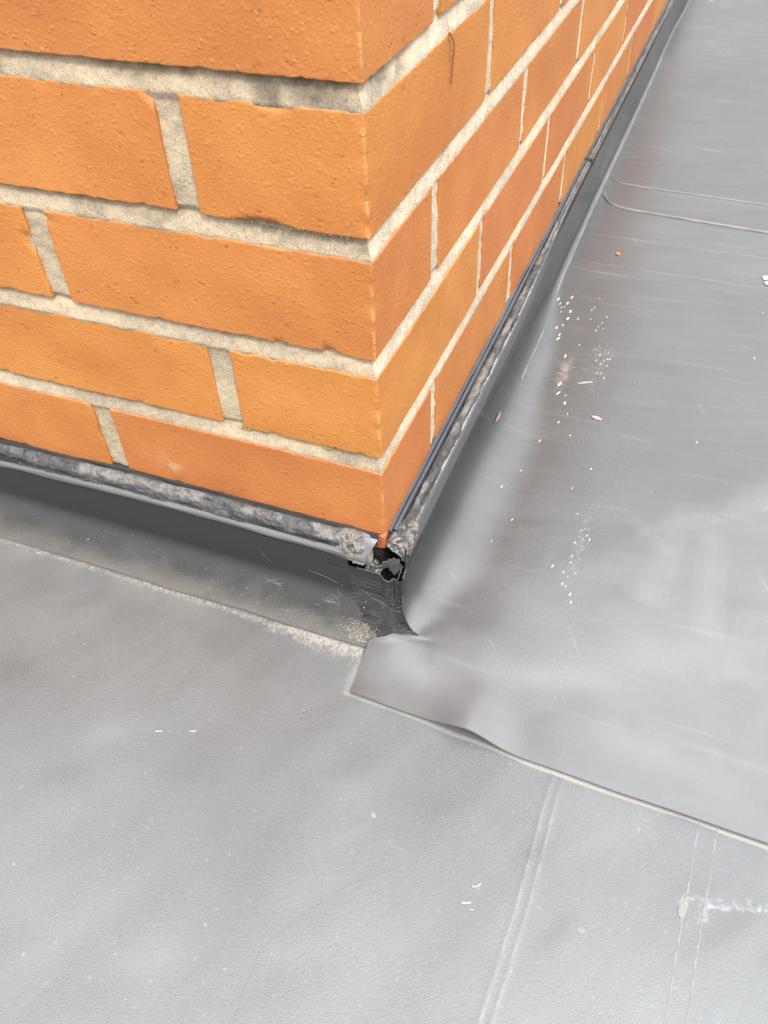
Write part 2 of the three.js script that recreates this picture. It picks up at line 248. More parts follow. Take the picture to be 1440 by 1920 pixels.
// a brick with its front at z = 0 (left face of the corner) and / or x = 0 (right face)
function brickGeo(x0, x1, y0, y1, z0, z1, step, seed, tone, faces) {
  const lx = x1 - x0, ly = y1 - y0, lz = z1 - z0, Rr = 0.0009;
  const cx = faces.includes('A') ? coords(lx, step) : depthCoords(lx).map((d) => lx - d).reverse(), cy = coords(ly, step), cz = faces.includes('B') ? coords(lz, step) : depthCoords(lz).map((d) => lz - d).reverse();
  const rs = rng(seed), ou = rs() * 3, ov = rs() * 3, tilt = (rs() - 0.5) * 0.0012, out = (rs() - 0.5) * 0.0010;
  const place = (x, y, z) => {                                          // local 0..l to rounded, chipped world position
    const fA = faces.includes('A'), fB = faces.includes('B'), q = [clamp(x, Rr, lx - Rr), clamp(y, Rr, ly - Rr), clamp(z, Rr, lz - Rr)];
    if (!fA) { q[0] = x > lx - Rr ? lx - Rr : x; } if (!fB) { q[2] = z > lz - Rr ? lz - Rr : z; }
    let d = [x - q[0], y - q[1], z - q[2]], l = Math.hypot(...d);
    if (l > 1e-7) d = d.map((v) => v / l * Math.min(l, Rr)); let P = [x0 + q[0] + d[0], y0 + q[1] + d[1], z0 + q[2] + d[2]];
    const X = x0 + x, Y = y0 + y, Z = z0 + z, s1 = n3(X * 210, Y * 210, Z * 210, seed & 15), s2 = n3(X * 520, Y * 520, Z * 520, 5), chip = Math.max(0, n3(X * 130 + 9, Y * 130, Z * 130, 8) - 0.45) * 1.5;
    // ragged outline: the edges of the faces wander, now and then a bite is missing
    const ey = Math.min(y, ly - y), rag = (0.00012 * s1 + 0.00036 * s2 - 0.0017 * chip) * ss(0.006, 0.0, ey);
    P[1] += (y > ly / 2 ? 1 : -1) * rag;
    if (fA) { const ex = x < lx / 2 ? x : fB ? 9 : lx - x; P[0] += (x < lx / 2 ? -1 : 1) * (0.00014 * s1 + 0.00034 * s2 - 0.0017 * chip) * ss(0.006, 0, ex); P[2] -= 0.00055 * chip * ss(0.005, 0, Math.min(ex, ey)); }
    if (fB) { const ez = z < lz / 2 ? z : fA ? 9 : lz - z; P[2] += (z < lz / 2 ? -1 : 1) * (0.00014 * s1 + 0.00034 * s2 - 0.0017 * chip) * ss(0.006, 0, ez); }
    if (fA && fB) { const e = Math.max(lx - x, lz - z), c2 = Math.max(0, n2(Y * 150, seed, 512, 512, 6)) * 0.0018 + 0.0003 * s2; const k = ss(0.004, 0, e); P[0] -= c2 * k; P[2] -= c2 * k; }
    const w = 0.00035 * n3(X * 22, Y * 22, Z * 22, 12) + out;
    if (fA) P[2] += w + tilt * (y / ly - 0.5); if (fB) P[0] += w - tilt * (y / ly - 0.5);
    if (fA) for (const [nx, ny, rx, ry, a] of notches) { const qd = ((P[0] - nx) / rx) ** 2 + ((P[1] - ny) / ry) ** 2; if (qd < 1) { const k = (1 - qd); P[2] -= 0.0022 * a * k; } }
    return P;
  };
  const tint = (x, y, z) => {
    const X = x0 + x, Y = y0 + y, Z = z0 + z, m = n3(X * 14, Y * 30, Z * 14, 14) * 0.10 + n3(X * 60, Y * 60, Z * 60, 15) * 0.035;
    let c = [tone[0] * (1 + m * 0.6), tone[1] * (1 + m * 1.1), tone[2] * (1 + m)];
    const bl2 = Math.exp(-(((X + 0.172) / 0.008) ** 2) - (((Y - 0.022) / 0.007) ** 2)) * clamp(0.5 + 1.6 * n3(X * 260, Y * 260, Z * 260, 23)) * (faces.includes('A') && Z > -0.002 ? 1 : 0), gm = 0.22 * ss(0.012, 0.002, Y) * clamp(0.5 + n3(X * 90, Y * 90, Z * 90, 25));
    c = [lerp(c[0], 0.6, bl2 * 0.5) * (1 - gm), lerp(c[1], 0.42, bl2 * 0.6) * (1 - gm), lerp(c[2], 0.28, bl2 * 0.6) * (1 - gm * 0.6)];
    const e = Math.min(y, ly - y, faces.includes('A') && faces.includes('B') ? Math.max(lx - x, lz - z) : 9);
    const wear = ss(0.0022, 0, e) * clamp(0.32 + 0.8 * n3(X * 200, Y * 200, Z * 200, 17));
    return [lerp(c[0], 0.66, wear * 0.4), lerp(c[1], 0.38, wear * 0.35), lerp(c[2], 0.2, wear * 0.3)];
  };
  const parts = [];
  const add = (A, B, at, uvf, flip) => parts.push(gridGeo(A.length - 1, B.length - 1, (u, v, i, j) => { const [x, y, z] = at(A[i], B[j]), P = place(x, y, z), t = tint(x, y, z); return [...P, ...uvf(P), ...t]; }, flip));
  add(cx, cy, (a, b) => [a, b, lz], (P) => [P[0] + ou, P[1] + ov]);
  add(cz, cy, (a, b) => [lx, b, a], (P) => [P[2] + ou, P[1] + ov], true);
  add(cx, cz, (a, b) => [a, ly, b], (P) => [P[0] + ou, P[2] + ov], true);
  add(cx, cz, (a, b) => [a, 0, b], (P) => [P[0] + ou, P[2] + ov]);
  if (faces.includes('A')) add(cz, cy, (a, b) => [0, b, a], (P) => [P[2] + ou, P[1] + ov]);
  if (faces.includes('B')) add(cx, cy, (a, b) => [a, b, 0], (P) => [P[0] + ou, P[1] + ov], true);
  // shared normals where the faces meet, so that the rounded edges shade smoothly
  const g = mergeGeometries(parts), p = g.attributes.position, N = new Map(), key = (i) => Math.round(p.getX(i) * 2e5) + ',' + Math.round(p.getY(i) * 2e5) + ',' + Math.round(p.getZ(i) * 2e5), n = g.attributes.normal;
  for (let i = 0; i < p.count; i++) { const k = key(i), a = N.get(k) ?? [0, 0, 0]; a[0] += n.getX(i); a[1] += n.getY(i); a[2] += n.getZ(i); N.set(k, a); }
  for (let i = 0; i < p.count; i++) { const a = N.get(key(i)), l = Math.hypot(...a) || 1; n.setXYZ(i, a[0] / l, a[1] / l, a[2] / l); }
  return g;
}
const D = 0.1, pA = 1.0086, pB = 0.9908, hA = 0.0081, hB = 0.0076;
const Ahead = [0.1075, 0.3325, 0.5575, 0.7825, 1.0075], Astr = [0.22, 0.445, 0.67, 0.895, 1.12];
let seed = 1;
const toneOf = {  // tones picked brick by brick where they stand out
  'c1': 2, 'c2': 3, 'c3': 1, 'c4': 0, 'c5': 1, 'A1_0': 1, 'A2_0': 0, 'A3_0': 0, 'A4_0': 1, 'B3_0': 1, 'B3_1': 5, 'B2_1': 2, 'B2_2': 3, 'B1_0': 1, 'B1_1': 2, 'B1_2': 3, 'B4_0': 0, 'B4_1': 2, 'B3_2': 0, 'B1_3': 5, 'B1_4': 2,
};
const RNG = rng(99);
function brick(x0, x1, c, z0, z1, faces, id, far) {
  const t = TONES[toneOf[id] ?? Math.floor(RNG() * TONES.length)], j = (0.97 + RNG() * 0.06) * (c === 0 ? 0.93 : 0.96), step = far ? 0.009 : 0.0032;
  let y0 = yb(c), y1 = yt(c); if (id === 'c0') y1 = 0.0035;
  if (c === 0 && id === 'c1') y0 = 0.005;
  mesh(num('brick'), brickGeo(x0, x1, y0, y1, z0, z1, step, seed++, t.map((v) => v * j), faces), brickMat, wall);
}
for (let c = 0; c < 6; c++) {
  const headA = c % 2 === 1, ja = (headA ? Ahead : Astr).map((v) => v * pA), jb = (headA ? Astr : Ahead.map((v) => v)).map((v) => v * pB), k = c + 1;
  brick(-(ja[0] - hA), 0, c, -(jb[0] - hB), 0, 'AB', 'c' + k);
  for (let i = 0; i < 1; i++) brick(-(ja[i + 1] - hA), -(ja[i] + hA), c, -D, 0, 'A', 'A' + k + '_' + i);
  const zmax = [1.9, 1.75, 1.35, 1.0, 0.7, 0.45][c];
  for (let i = 0; i < 9; i++) {
    const a = i < jb.length ? jb[i] : jb[jb.length - 1] + 0.225 * pB * (i - jb.length + 1), b = i + 1 < jb.length ? jb[i + 1] : a + 0.225 * pB;
    if (a > zmax) break;
    brick(-D, 0, c, -(b - hB), -(a + hB), 'B', 'B' + k + '_' + i, a > 0.5);
  }
}
// the wall above and beyond the picture: one mass of brickwork
{
  const g = [], r = rng(41), box = (x0, x1, y0, y1, z0, z1) => { const b = new THREE.BoxGeometry(x1 - x0, y1 - y0, z1 - z0).translate((x0 + x1) / 2, (y0 + y1) / 2, (z0 + z1) / 2), t = TONES[Math.floor(r() * TONES.length)]; return paint(b, () => t); };
  for (let c = 0; c < 13; c++) {
    const headA = ((c % 2) + 2) % 2 === 1, ja = (headA ? Ahead : Astr).map((v) => v * pA), jb = (headA ? Astr : Ahead).map((v) => v * pB);
    for (let k = 6; k <= 8; k++) jb.push(jb[jb.length - 1] + 0.225 * pB);
    if (c >= 6) g.push(box(-(ja[0] - hA), 0, yb(c), yt(c), -(jb[0] - hB), 0));
    for (let i = c >= 6 ? 0 : 1; i < 4; i++) g.push(box(-(ja[i + 1] - hA), -(ja[i] + hA), yb(c), yt(c), -D, 0));
    const zmax = c < 6 ? [1.9, 1.75, 1.35, 1.0, 0.7, 0.45][c] : 0;
    for (let i = 0; i < 7; i++) if (jb[i] > zmax) g.push(box(-D, 0, yb(c), yt(c), -(jb[i + 1] - hB), -(jb[i] + hB)));
  }
  mesh('upper_brickwork', mergeGeometries(g), brickMat, wall).userData = { kind: 'stuff' };
}
// mortar: weathered joints, flush below and cut back under the brick above
{
  const ph = (y) => { const t = (y - Y0) / PITCH, k = Math.round(t), d = (t - k) * PITCH; return Math.abs(d) < BED / 2 + 0.002 ? clamp(d / BED + 0.5) : -1; };   // 0 at the foot of a bed joint, 1 at its head
  const dep = (s, y, q) => { const p = ph(y), n = 0.0006 * n2(s * 160, y * 160, 512, 512, 81) + 0.0004 * n2(s * 420, y * 420, 512, 512, 82) + 0.0007 * n2(s * 45, y * 60, 512, 512, 83); const d = (p < 0 ? 0.0024 : 0.0005 + 0.0046 * Math.pow(p, 1.25)) * q + n; return Math.max(p < 0 ? 0.0013 : 0.0003, d) + 0.014 * ss(-0.007, -0.011, y); };
  const tint = (s, y, A) => {
    const p = ph(y), row = Math.round((y - Y0) / PITCH), n = fbm(s * 38 + 7, y * 60, 4, 512, 512, 84), n1 = fbm(s * 12, y * 30, 3, 512, 512, 87);
    const old = A ? (row === 4 ? 1.35 : row === 3 ? 0.5 : row === 2 ? 0.4 : 0.28) : row === 4 ? 0.75 * ss(0.13, 0.0, s) : 0.06;
    const st = p >= 0 ? clamp(old * (0.15 + 0.85 * ss(0.15, 0.9, p * 0.75 + n * 1.1 + 0.1)) * clamp(0.62 + 2.4 * n1, 0.1, 1.4)) : clamp(old * 0.7 * ss(-0.2, 0.5, n + n1));
    const moss = p > 0.8 ? clamp(old * 1.2 * ss(0.25, 0.6, fbm(s * 70, row * 3.3, 3, 512, 512, 88))) * 0.35 : 0;
    const b = A ? [0.51, 0.415, 0.30] : [0.63, 0.535, 0.415];
    const s9 = Math.min(0.93, st * 0.95 * (0.75 + 0.9 * fbm(s * 170, y * 170, 2, 512, 512, 89)));
    return [lerp(lerp(b[0], 0.17, s9), 0.2, moss * 0.6), lerp(lerp(b[1], 0.135, s9), 0.18, moss * 0.6), lerp(lerp(b[2], 0.1, s9), 0.05, moss * 0.6)];
  };
  const ys = axis([[-0.075, 10], [-0.012, 90], [0.17, 110], [0.385, 40], [0.95, 0]]);
  const xs = axis([[0, 1], [0.006, 150], [0.46, 8], [0.95, 0]]), zs = axis([[0, 1], [0.006, 120], [0.36, 90], [0.9, 60], [1.9, 0]]);
  const gA = gridGeo(xs.length - 1, ys.length - 1, (u, v, i, j) => { const y = ys[j], s = xs[i], dc = dep(0.001, y, 1), d = i === 0 ? dc : dep(s, y, 1); return [i === 0 ? -dc : -s, y, -d, -s, y, ...tint(s, y, true)]; }, true);
  const gB = gridGeo(zs.length - 1, ys.length - 1, (u, v, i, j) => { const y = ys[j], s = zs[i], dc = dep(0.001, y, 1), d = i === 0 ? dc : dep(s + 3, y, 0.62); return [-d, y, i === 0 ? -dc : -s, s, y, ...tint(s, y, false)]; });
  mesh('mortar', mergeGeometries([gA, gB]), mortarMat, wall);
  // core and coping behind the joints, so that no light passes through
  const dark = new THREE.MeshStandardMaterial({ name: 'wall core', color: new THREE.Color(0.3, 0.27, 0.23), roughness: 1 });
  mesh('wall_core', mergeGeometries([new THREE.BoxGeometry(0.93, 1.05, 0.09).translate(-0.485, 0.42, -0.055), new THREE.BoxGeometry(0.09, 1.05, 1.8).translate(-0.055, 0.42, -1.0)]), dark, wall);
  // broken brick and black packing seen through the torn corner
  const frag = brickGeo(-0.06, -0.0005, -0.011, 0.0036, -0.06, -0.0005, 0.003, 501, [0.52, 0.15, 0.05], 'AB');
  mesh(num('brick'), frag, brickMat, wall);
  const pk = new THREE.BoxGeometry(0.05, 0.055, 0.05, 24, 26, 24), pp = pk.attributes.position;
  for (let i = 0; i < pp.count; i++) { const X = pp.getX(i), Y = pp.getY(i), Z = pp.getZ(i), k = 0.0016; pp.setXYZ(i, X + k * n3(X * 260, Y * 260, Z * 260, 3), Y + k * n3(X * 260, Y * 260, Z * 260, 5), Z + k * n3(X * 260, Y * 260, Z * 260, 7)); }
  pk.computeVertexNormals();
  mesh('black_packing', pk.translate(-0.0287, -0.0405, -0.0287), new THREE.MeshStandardMaterial({ name: 'black bitumen', color: new THREE.Color(0.02, 0.019, 0.019), roughness: 0.6 }), wall);
}

// ------------------------------------------------------------------ upstand strip along the left face
const stripProfile = (s, off = 0.0115, foot = 0.046) => {              // s 0 (top) .. 1 (foot) -> [out, y]
  const yT = -0.006, yV = -0.051, yF = ROOF + 0.0013, zK = off + 0.0145, yK = -0.0655;
  if (s < 0.35) return [off, lerp(yT, yV, s / 0.35)];
  if (s < 0.62) { const a = (s - 0.35) / 0.27 * Math.PI / 2 * 0.93, k = Math.PI / 2 * 0.93; return [off + (zK - off) * (1 - Math.cos(a)) / (1 - Math.cos(k)), yV + (yK - yV) * Math.sin(a) / Math.sin(k)]; }
  const t = (s - 0.62) / 0.38; return [lerp(zK, foot, t), lerp(yK, yF, 1 - (1 - t) * (1 - t) * 0.6 - (1 - t) * 0.4)];
};
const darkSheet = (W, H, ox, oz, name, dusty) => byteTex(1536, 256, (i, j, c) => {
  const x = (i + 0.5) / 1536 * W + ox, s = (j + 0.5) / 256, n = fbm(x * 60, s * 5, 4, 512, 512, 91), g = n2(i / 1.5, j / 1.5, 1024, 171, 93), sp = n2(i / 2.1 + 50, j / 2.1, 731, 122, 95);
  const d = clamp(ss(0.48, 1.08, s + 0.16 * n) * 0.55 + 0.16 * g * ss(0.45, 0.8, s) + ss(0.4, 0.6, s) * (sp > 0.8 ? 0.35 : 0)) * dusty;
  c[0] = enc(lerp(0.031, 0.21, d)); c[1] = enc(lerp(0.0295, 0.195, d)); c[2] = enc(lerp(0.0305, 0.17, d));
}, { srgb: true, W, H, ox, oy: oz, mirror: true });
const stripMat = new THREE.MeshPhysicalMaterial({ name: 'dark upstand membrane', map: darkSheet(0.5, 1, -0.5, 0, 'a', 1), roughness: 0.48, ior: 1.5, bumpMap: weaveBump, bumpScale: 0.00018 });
{
  const t = thing('upstand_strip', 'dark membrane upstand strip with dusty foot along the left brick face', 'roofing strip');
  const xe = curve([[0, -0.026], [0.4, -0.024], [0.6, -0.012], [0.8, 0.004], [0.93, 0.0125], [1, 0.0162]]);
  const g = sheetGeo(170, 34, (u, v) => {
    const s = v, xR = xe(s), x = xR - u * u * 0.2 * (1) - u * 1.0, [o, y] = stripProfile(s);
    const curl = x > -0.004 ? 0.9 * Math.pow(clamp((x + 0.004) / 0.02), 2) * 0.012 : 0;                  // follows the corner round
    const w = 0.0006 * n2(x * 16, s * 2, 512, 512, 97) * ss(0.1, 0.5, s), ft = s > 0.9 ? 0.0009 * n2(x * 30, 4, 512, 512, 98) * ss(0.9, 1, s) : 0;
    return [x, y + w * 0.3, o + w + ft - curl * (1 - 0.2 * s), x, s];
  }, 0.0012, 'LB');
  mesh('membrane', g, stripMat, t);
}

// ------------------------------------------------------------------ folded corner patch
const patchMat = new THREE.MeshPhysicalMaterial({ name: 'dark corner membrane', map: darkSheet(0.12, 1, -0.06, 0, 'p', 0.6), roughness: 0.33, ior: 1.6, bumpMap: smoothBump, bumpScale: 0.0016 });
const cornerAt = (a, s, k = 0) => {                                    // a: metres along, negative on the left face, 0..1 round the corner, above 1 on the right face
  const [o, y0] = stripProfile(s, 0.0102, 0.0405), o2 = o + k; let y = y0;
  if (a < 0) return [a, y, o2]; if (a > 1) return [o2, y, -(a - 1)];
  const f = a * Math.PI / 2; return [o2 * Math.sin(f), y, o2 * Math.cos(f)];
};
{
  const t = thing('corner_patch', 'black creased membrane patch wrapped round the torn corner below the brick edge', 'roofing patch');
  const g = sheetGeo(90, 50, (u, v) => {
    const a = -0.045 + u * 1.09, aa = u < 0.2 ? -0.045 * (1 - u / 0.2) : u > 0.8 ? 1 + (u - 0.8) / 0.2 * 0.035 : (u - 0.2) / 0.6;
    const s0 = 0.15 + 0.05 * Math.sin(aa * 3.1) + 0.02 * n2(aa * 6, 2, 512, 512, 99), s = lerp(s0, 1, v);
    const crease = -0.0032 * Math.exp(-(((aa - 0.42 - 0.28 * (v - 0.5)) / 0.09) ** 2)) * ss(0.25, 0.6, v) + 0.0022 * Math.exp(-(((aa - 0.75 - 0.2 * v) / 0.08) ** 2)) + 0.0009 * n2(aa * 5, v * 4, 512, 512, 101) * ss(0, 0.3, v);
    const lip = 0.0011 + 0.0014 * ss(0.08, 0, v) + 0.0034 * ss(0.55, 0.9, aa) * ss(0.62, 0.4, s);
    const P = cornerAt(aa, s, crease + lip);
    return [P[0], P[1] - 0.0008, P[2], aa * 0.06, v];
  }, 0.0011, 'TB', true);
  mesh('membrane', g, patchMat, t);
  // torn tongue standing in the gap above it
  mesh('frayed_edge', (() => { const q = []; for (let k = 0; k <= 40; k++) { const aa = lerp(-0.018, 1.0, k / 40), s0 = 0.15 + 0.05 * Math.sin(aa * 3.1) + 0.02 * n2(aa * 6, 2, 512, 512, 99), P = cornerAt(aa, s0, 0.0022 + 0.0006 * n2(k * 0.7, 3)); q.push(new THREE.Vector3(P[0], P[1] + 0.0002 * n2(k * 0.9, 8), P[2])); } return new THREE.TubeGeometry(new THREE.CatmullRomCurve3(q), 120, 0.00032, 6); })(), new THREE.MeshStandardMaterial({ name: 'dusty cut edge', color: new THREE.Color(0.10, 0.098, 0.094), roughness: 0.7 }), t);
  const torn = new THREE.MeshPhysicalMaterial({ name: 'torn membrane underside', color: new THREE.Color(0.06, 0.06, 0.062), roughness: 0.5, bumpMap: smoothBump, bumpScale: 0.001 });
  mesh('torn_tongue', sheetGeo(24, 8, (u, v) => { const x = lerp(-0.0045, 0.0125, u), w = 0.0065 * (0.6 + 0.5 * Math.sin(u * 3)) + 0.0015 * n2(u * 9, 5, 512, 512, 3); return [x + 0.002 * v * (1 - u), -0.0225 + v * w * 1.2 + 0.006 * u * u + 0.0006 * n2(u * 12, v * 3, 512, 512, 6), 0.0098 - u * 0.0055 + 0.0025 * v - 0.003 * u * v, x, v * w]; }, 0.0009), torn, t);
  mesh('torn_shred', sheetGeo(16, 8, (u, v) => [lerp(-0.0135, -0.0015, u) + 0.0012 * v, -0.0275 + v * (0.0085 - 0.005 * Math.abs(u - 0.45) * 2 + 0.0016 * n2(u * 8, 2, 512, 512, 9)) + 0.0005 * n2(u * 9, v * 3), 0.0102 - 0.0052 * v - 0.002 * Math.sin(u * 3) * v, u * 0.012, v * 0.008], 0.0009), patchMat, t);
  mesh('torn_shred_001', sheetGeo(16, 8, (u, v) => [0.0092 + 0.004 * u - 0.0045 * v, -0.0262 + v * (0.0105 - 0.0045 * u + 0.0018 * n2(u * 7, 6, 512, 512, 12)), 0.0082 - u * 0.010 + 0.0006 * n2(u * 8, v * 4), u * 0.012, v * 0.01], 0.0009), patchMat, t);
}

// ------------------------------------------------------------------ loose roofing sheet dressed up the right face
const x0 = curve([[-3, 0.017], [-1.7, 0.0145], [-1.5, 0.0105], [-1.1, 0.0125], [-0.7, 0.0122], [-0.5, 0.0130], [-0.3, 0.0155], [0.03, 0.0148]]);
const rz = curve([[-3, 0.006], [-1.75, 0.006], [-1.5, 0.004], [-0.68, 0.0035], [-0.54, 0.006], [-0.33, 0.026], [-0.2, 0.034], [-0.05, 0.034], [0.0, 0.030], [0.023, 0.026]]);   // height of the curve
const hz = curve([[-3, 0.006], [-1.75, 0.006], [-1.5, 0.006], [-0.68, 0.0072], [-0.54, 0.009], [-0.33, 0.040], [-0.2, 0.056], [-0.06, 0.054], [0.0, 0.034], [0.023, 0.0206]]);   // its reach over the roof
const coveXY = (z, b) => { const c = 1 - b, Y = SHEET + 0.0003; return [x0(z) * (c * c + 2 * c * b) + (x0(z) + hz(z)) * b * b, (Y + rz(z)) * c * c + Y * (1 - c * c)]; };
const xl = (z) => z <= 0.023 ? x0(z) + hz(z) : curve([[0.023, 0.0354], [0.0285, 0.023], [0.0325, 0.0155], [0.045, 0.0022], [0.084, 0.0045]])(z);
const lift = (x, z) => 0.0102 * Math.exp(-(((x - 0.089) / 0.02) ** 2)) * ss(0.035, 0.1, z) + 0.0011 * ss(0.03, 0.095, z) * (0.5 + 0.5 * n2(x * 14, 3, 512, 512, 4));
const flatY = (x, z) => SHEET + lift(x, z) + 0.0007 * ss(1.5, 0.6, Math.abs(z)) * fbm(x * 11 + 3, z * 9 + 8, 2, 512, 512, 111) + 0.0003;
const SW = 0.5, SH = 1.15, SOX = -0.06, SOZ = -1.05, SN = 2048;
const sheetBuf = new Float32Array(SN * SN), sheetRust = new Float32Array(SN * SN), sheetSmear = new Float32Array(SN * SN);
{
  const r = rng(23), L = [], Q = [], S = [], gs = () => (r() + r() + r() - 1.5) * 0.9;
  const trail = (cx, cz, sx, sz, n, sz0, am) => { for (let k = 0; k < n; k++) L.push([cx + gs() * sx, cz + gs() * sz, sz0 * (0.4 + r() * 0.6), sz0 * (0.6 + r() * 1.3), am * (0.3 + 0.7 * r()), gs() * 0.7]); };
  trail(0.093, -0.37, 0.012, 0.06, 260, 0.0006, 0.5); trail(0.126, -0.1, 0.006, 0.05, 170, 0.00055, 0.45); trail(0.04, -0.46, 0.009, 0.05, 70, 0.0006, 0.35); trail(0.14, 0.0, 0.01, 0.05, 60, 0.0005, 0.4);
  trail(0.09, -0.3, 0.12, 0.3, 500, 0.0004, 0.3); trail(0.18, 0.0, 0.16, 0.1, 420, 0.0004, 0.22); trail(0.2, -0.5, 0.2, 0.4, 420, 0.0006, 0.24);
  for (let k = 0; k < 260; k++) Q.push([0.062 + gs() * 0.006, -0.335 + gs() * 0.032, 0.0012 + r() * 0.0022, 0.0005 + r() * 0.0006, 0.08 + 0.16 * r(), (r() - 0.5) * 0.4]);
  for (let k = 0; k < 120; k++) S.push([0.02 + r() * 0.4, -0.95 + r() * 1.0, 0.01 + r() * 0.04, 0.0008 + r() * 0.0016, 0.008 + 0.014 * r(), (r() - 0.5) * 0.2]);     // wiping strokes across
  for (let k = 0; k < 46; k++) S.push([0.03 + r() * 0.36, -0.95 + r() * 1.0, 0.002 + r() * 0.012, 0.0004 + r() * 0.0005, 0.02 + 0.05 * r(), (r() - 0.5) * 2.6]);   // scuffs
  for (const [x, z, a, b, m, an] of [[0.196, -0.165, 0.02, 0.012, 0.018, -0.7], [0.19, -0.10, 0.010, 0.05, 0.014, 0.1], [0.228, -0.11, 0.010, 0.06, 0.016, -0.1], [0.175, -0.14, 0.014, 0.006, 0.02, -0.9], [0.24, -0.2, 0.03, 0.008, 0.012, -0.6], [0.21, -0.02, 0.1, 0.02, 0.02, -0.5], [0.12, 0.03, 0.05, 0.012, 0.03, -0.3], [0.05, 0.055, 0.02, 0.012, 0.035, 0.2], [0.2, 0.06, 0.05, 0.012, 0.02, 0.1]]) S.push([x, z, a, b, m, an]);
  for (let k = 0; k < 50; k++) S.push([0.03 + r() * 0.27, -0.12 + r() * 0.2, 0.008 + r() * 0.02, 0.004 + r() * 0.01, (r() - 0.5) * 0.03, r() * 3]);
  for (const z of [-0.6377, -0.5655]) for (let k = 0; k < 26; k++) if (r() < 0.8) S.push([0.035 + k * 0.012, z + 0.002 * gs(), 0.012, 0.0007, 0.02 + 0.05 * r(), 0]);
  S.push([0.07, -0.545, 0.028, 0.003, 0.05, 0], [0.145, -0.945, 0.02, 0.004, 0.05, 0.1], [0.075, -0.93, 0.02, 0.0018, 0.05, 0.4]);
  marksInto(sheetBuf, SN, SN, SW, SH, SOX, SOZ, L); marksInto(sheetRust, SN, SN, SW, SH, SOX, SOZ, Q); marksInto(sheetSmear, SN, SN, SW, SH, SOX, SOZ, S);
}
const PR = [[0.190, -0.105, 0.026, 0.085, 0.08], [0.228, -0.100, 0.024, 0.11, -0.06], [0.205, -0.160, 0.05, 0.016, -0.75], [0.178, -0.135, 0.012, 0.05, -0.9], [0.245, -0.19, 0.07, 0.014, -0.7], [0.262, -0.05, 0.03, 0.07, 0.1]];
const prints = (x, z) => { let k = 0; for (const [cx, cz, w, h, an] of PR) { const c = Math.cos(an), q = Math.sin(an), u = Math.abs((x - cx) * c + (z - cz) * q) / w * 2, v = Math.abs(-(x - cx) * q + (z - cz) * c) / h * 2; k += 0.012 * ss(1.08, 0.92, u) * ss(1.06, 0.94, v) * (0.5 + 0.7 * Math.abs(n2(x * 160, z * 40, 512, 512, 137))); } return k; };
const sheetMap = byteTex(SN, SN, (i, j, c) => {
  const x = (i + 0.5) / SN * SW + SOX, z = (j + 0.5) / SN * SH + SOZ, o = j * SN + i;
  const a = fbm(x * 9 + 31, z * 6 + 17, 5, 512, 512, 121), st = fbm(x * 8, z * 90 + x * 20, 3, 512, 512, 125), g = n2(x * 2600, z * 2600, 2048, 2048, 128);
  const cl0 = fbm(x * 22 + 3, z * 22 + 9, 4, 512, 512, 136), film = z + 0.0536 + (x - 0.1006) * 1.22 + 0.03 * cl0, k = 0.076 + 0.018 * a + 0.022 * cl0 * ss(-0.35, 0.0, z) + 0.034 * ss(-0.02, 0.045, film) + prints(x, z) + 0.01 * st * ss(0.05, -0.25, z) + 0.007 * g + sheetSmear[o], w = clamp(sheetBuf[o]), q = clamp(sheetRust[o]);
  const kk = k;
  c[0] = enc(lerp(lerp(kk * 0.98, 0.28, q), 0.36, w)); c[1] = enc(lerp(lerp(kk * 1.003, 0.215, q), 0.355, w)); c[2] = enc(lerp(lerp(kk * 1.003, 0.185, q), 0.345, w));
}, { srgb: true, W: SW, H: SH, ox: SOX, oy: SOZ, mirror: true });
const sheetRough = byteTex(768, 768, (i, j, c) => { const x = i / 768, y = j / 768; c[0] = c[1] = c[2] = 0.30 + 0.12 * fbm(x * 6, y * 8, 4, 6, 8, 131) + 0.05 * fbm(x * 10, y * 90, 2, 10, 90, 134); }, { W: 0.6, H: 0.6 });
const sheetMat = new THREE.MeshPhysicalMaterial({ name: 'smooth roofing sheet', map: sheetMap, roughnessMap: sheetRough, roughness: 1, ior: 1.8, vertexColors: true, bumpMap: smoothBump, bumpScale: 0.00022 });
const sheetThing = thing('roofing_sheet', 'smooth grey roofing sheet curving up the right brick face with a lifted front edge', 'roofing sheet');
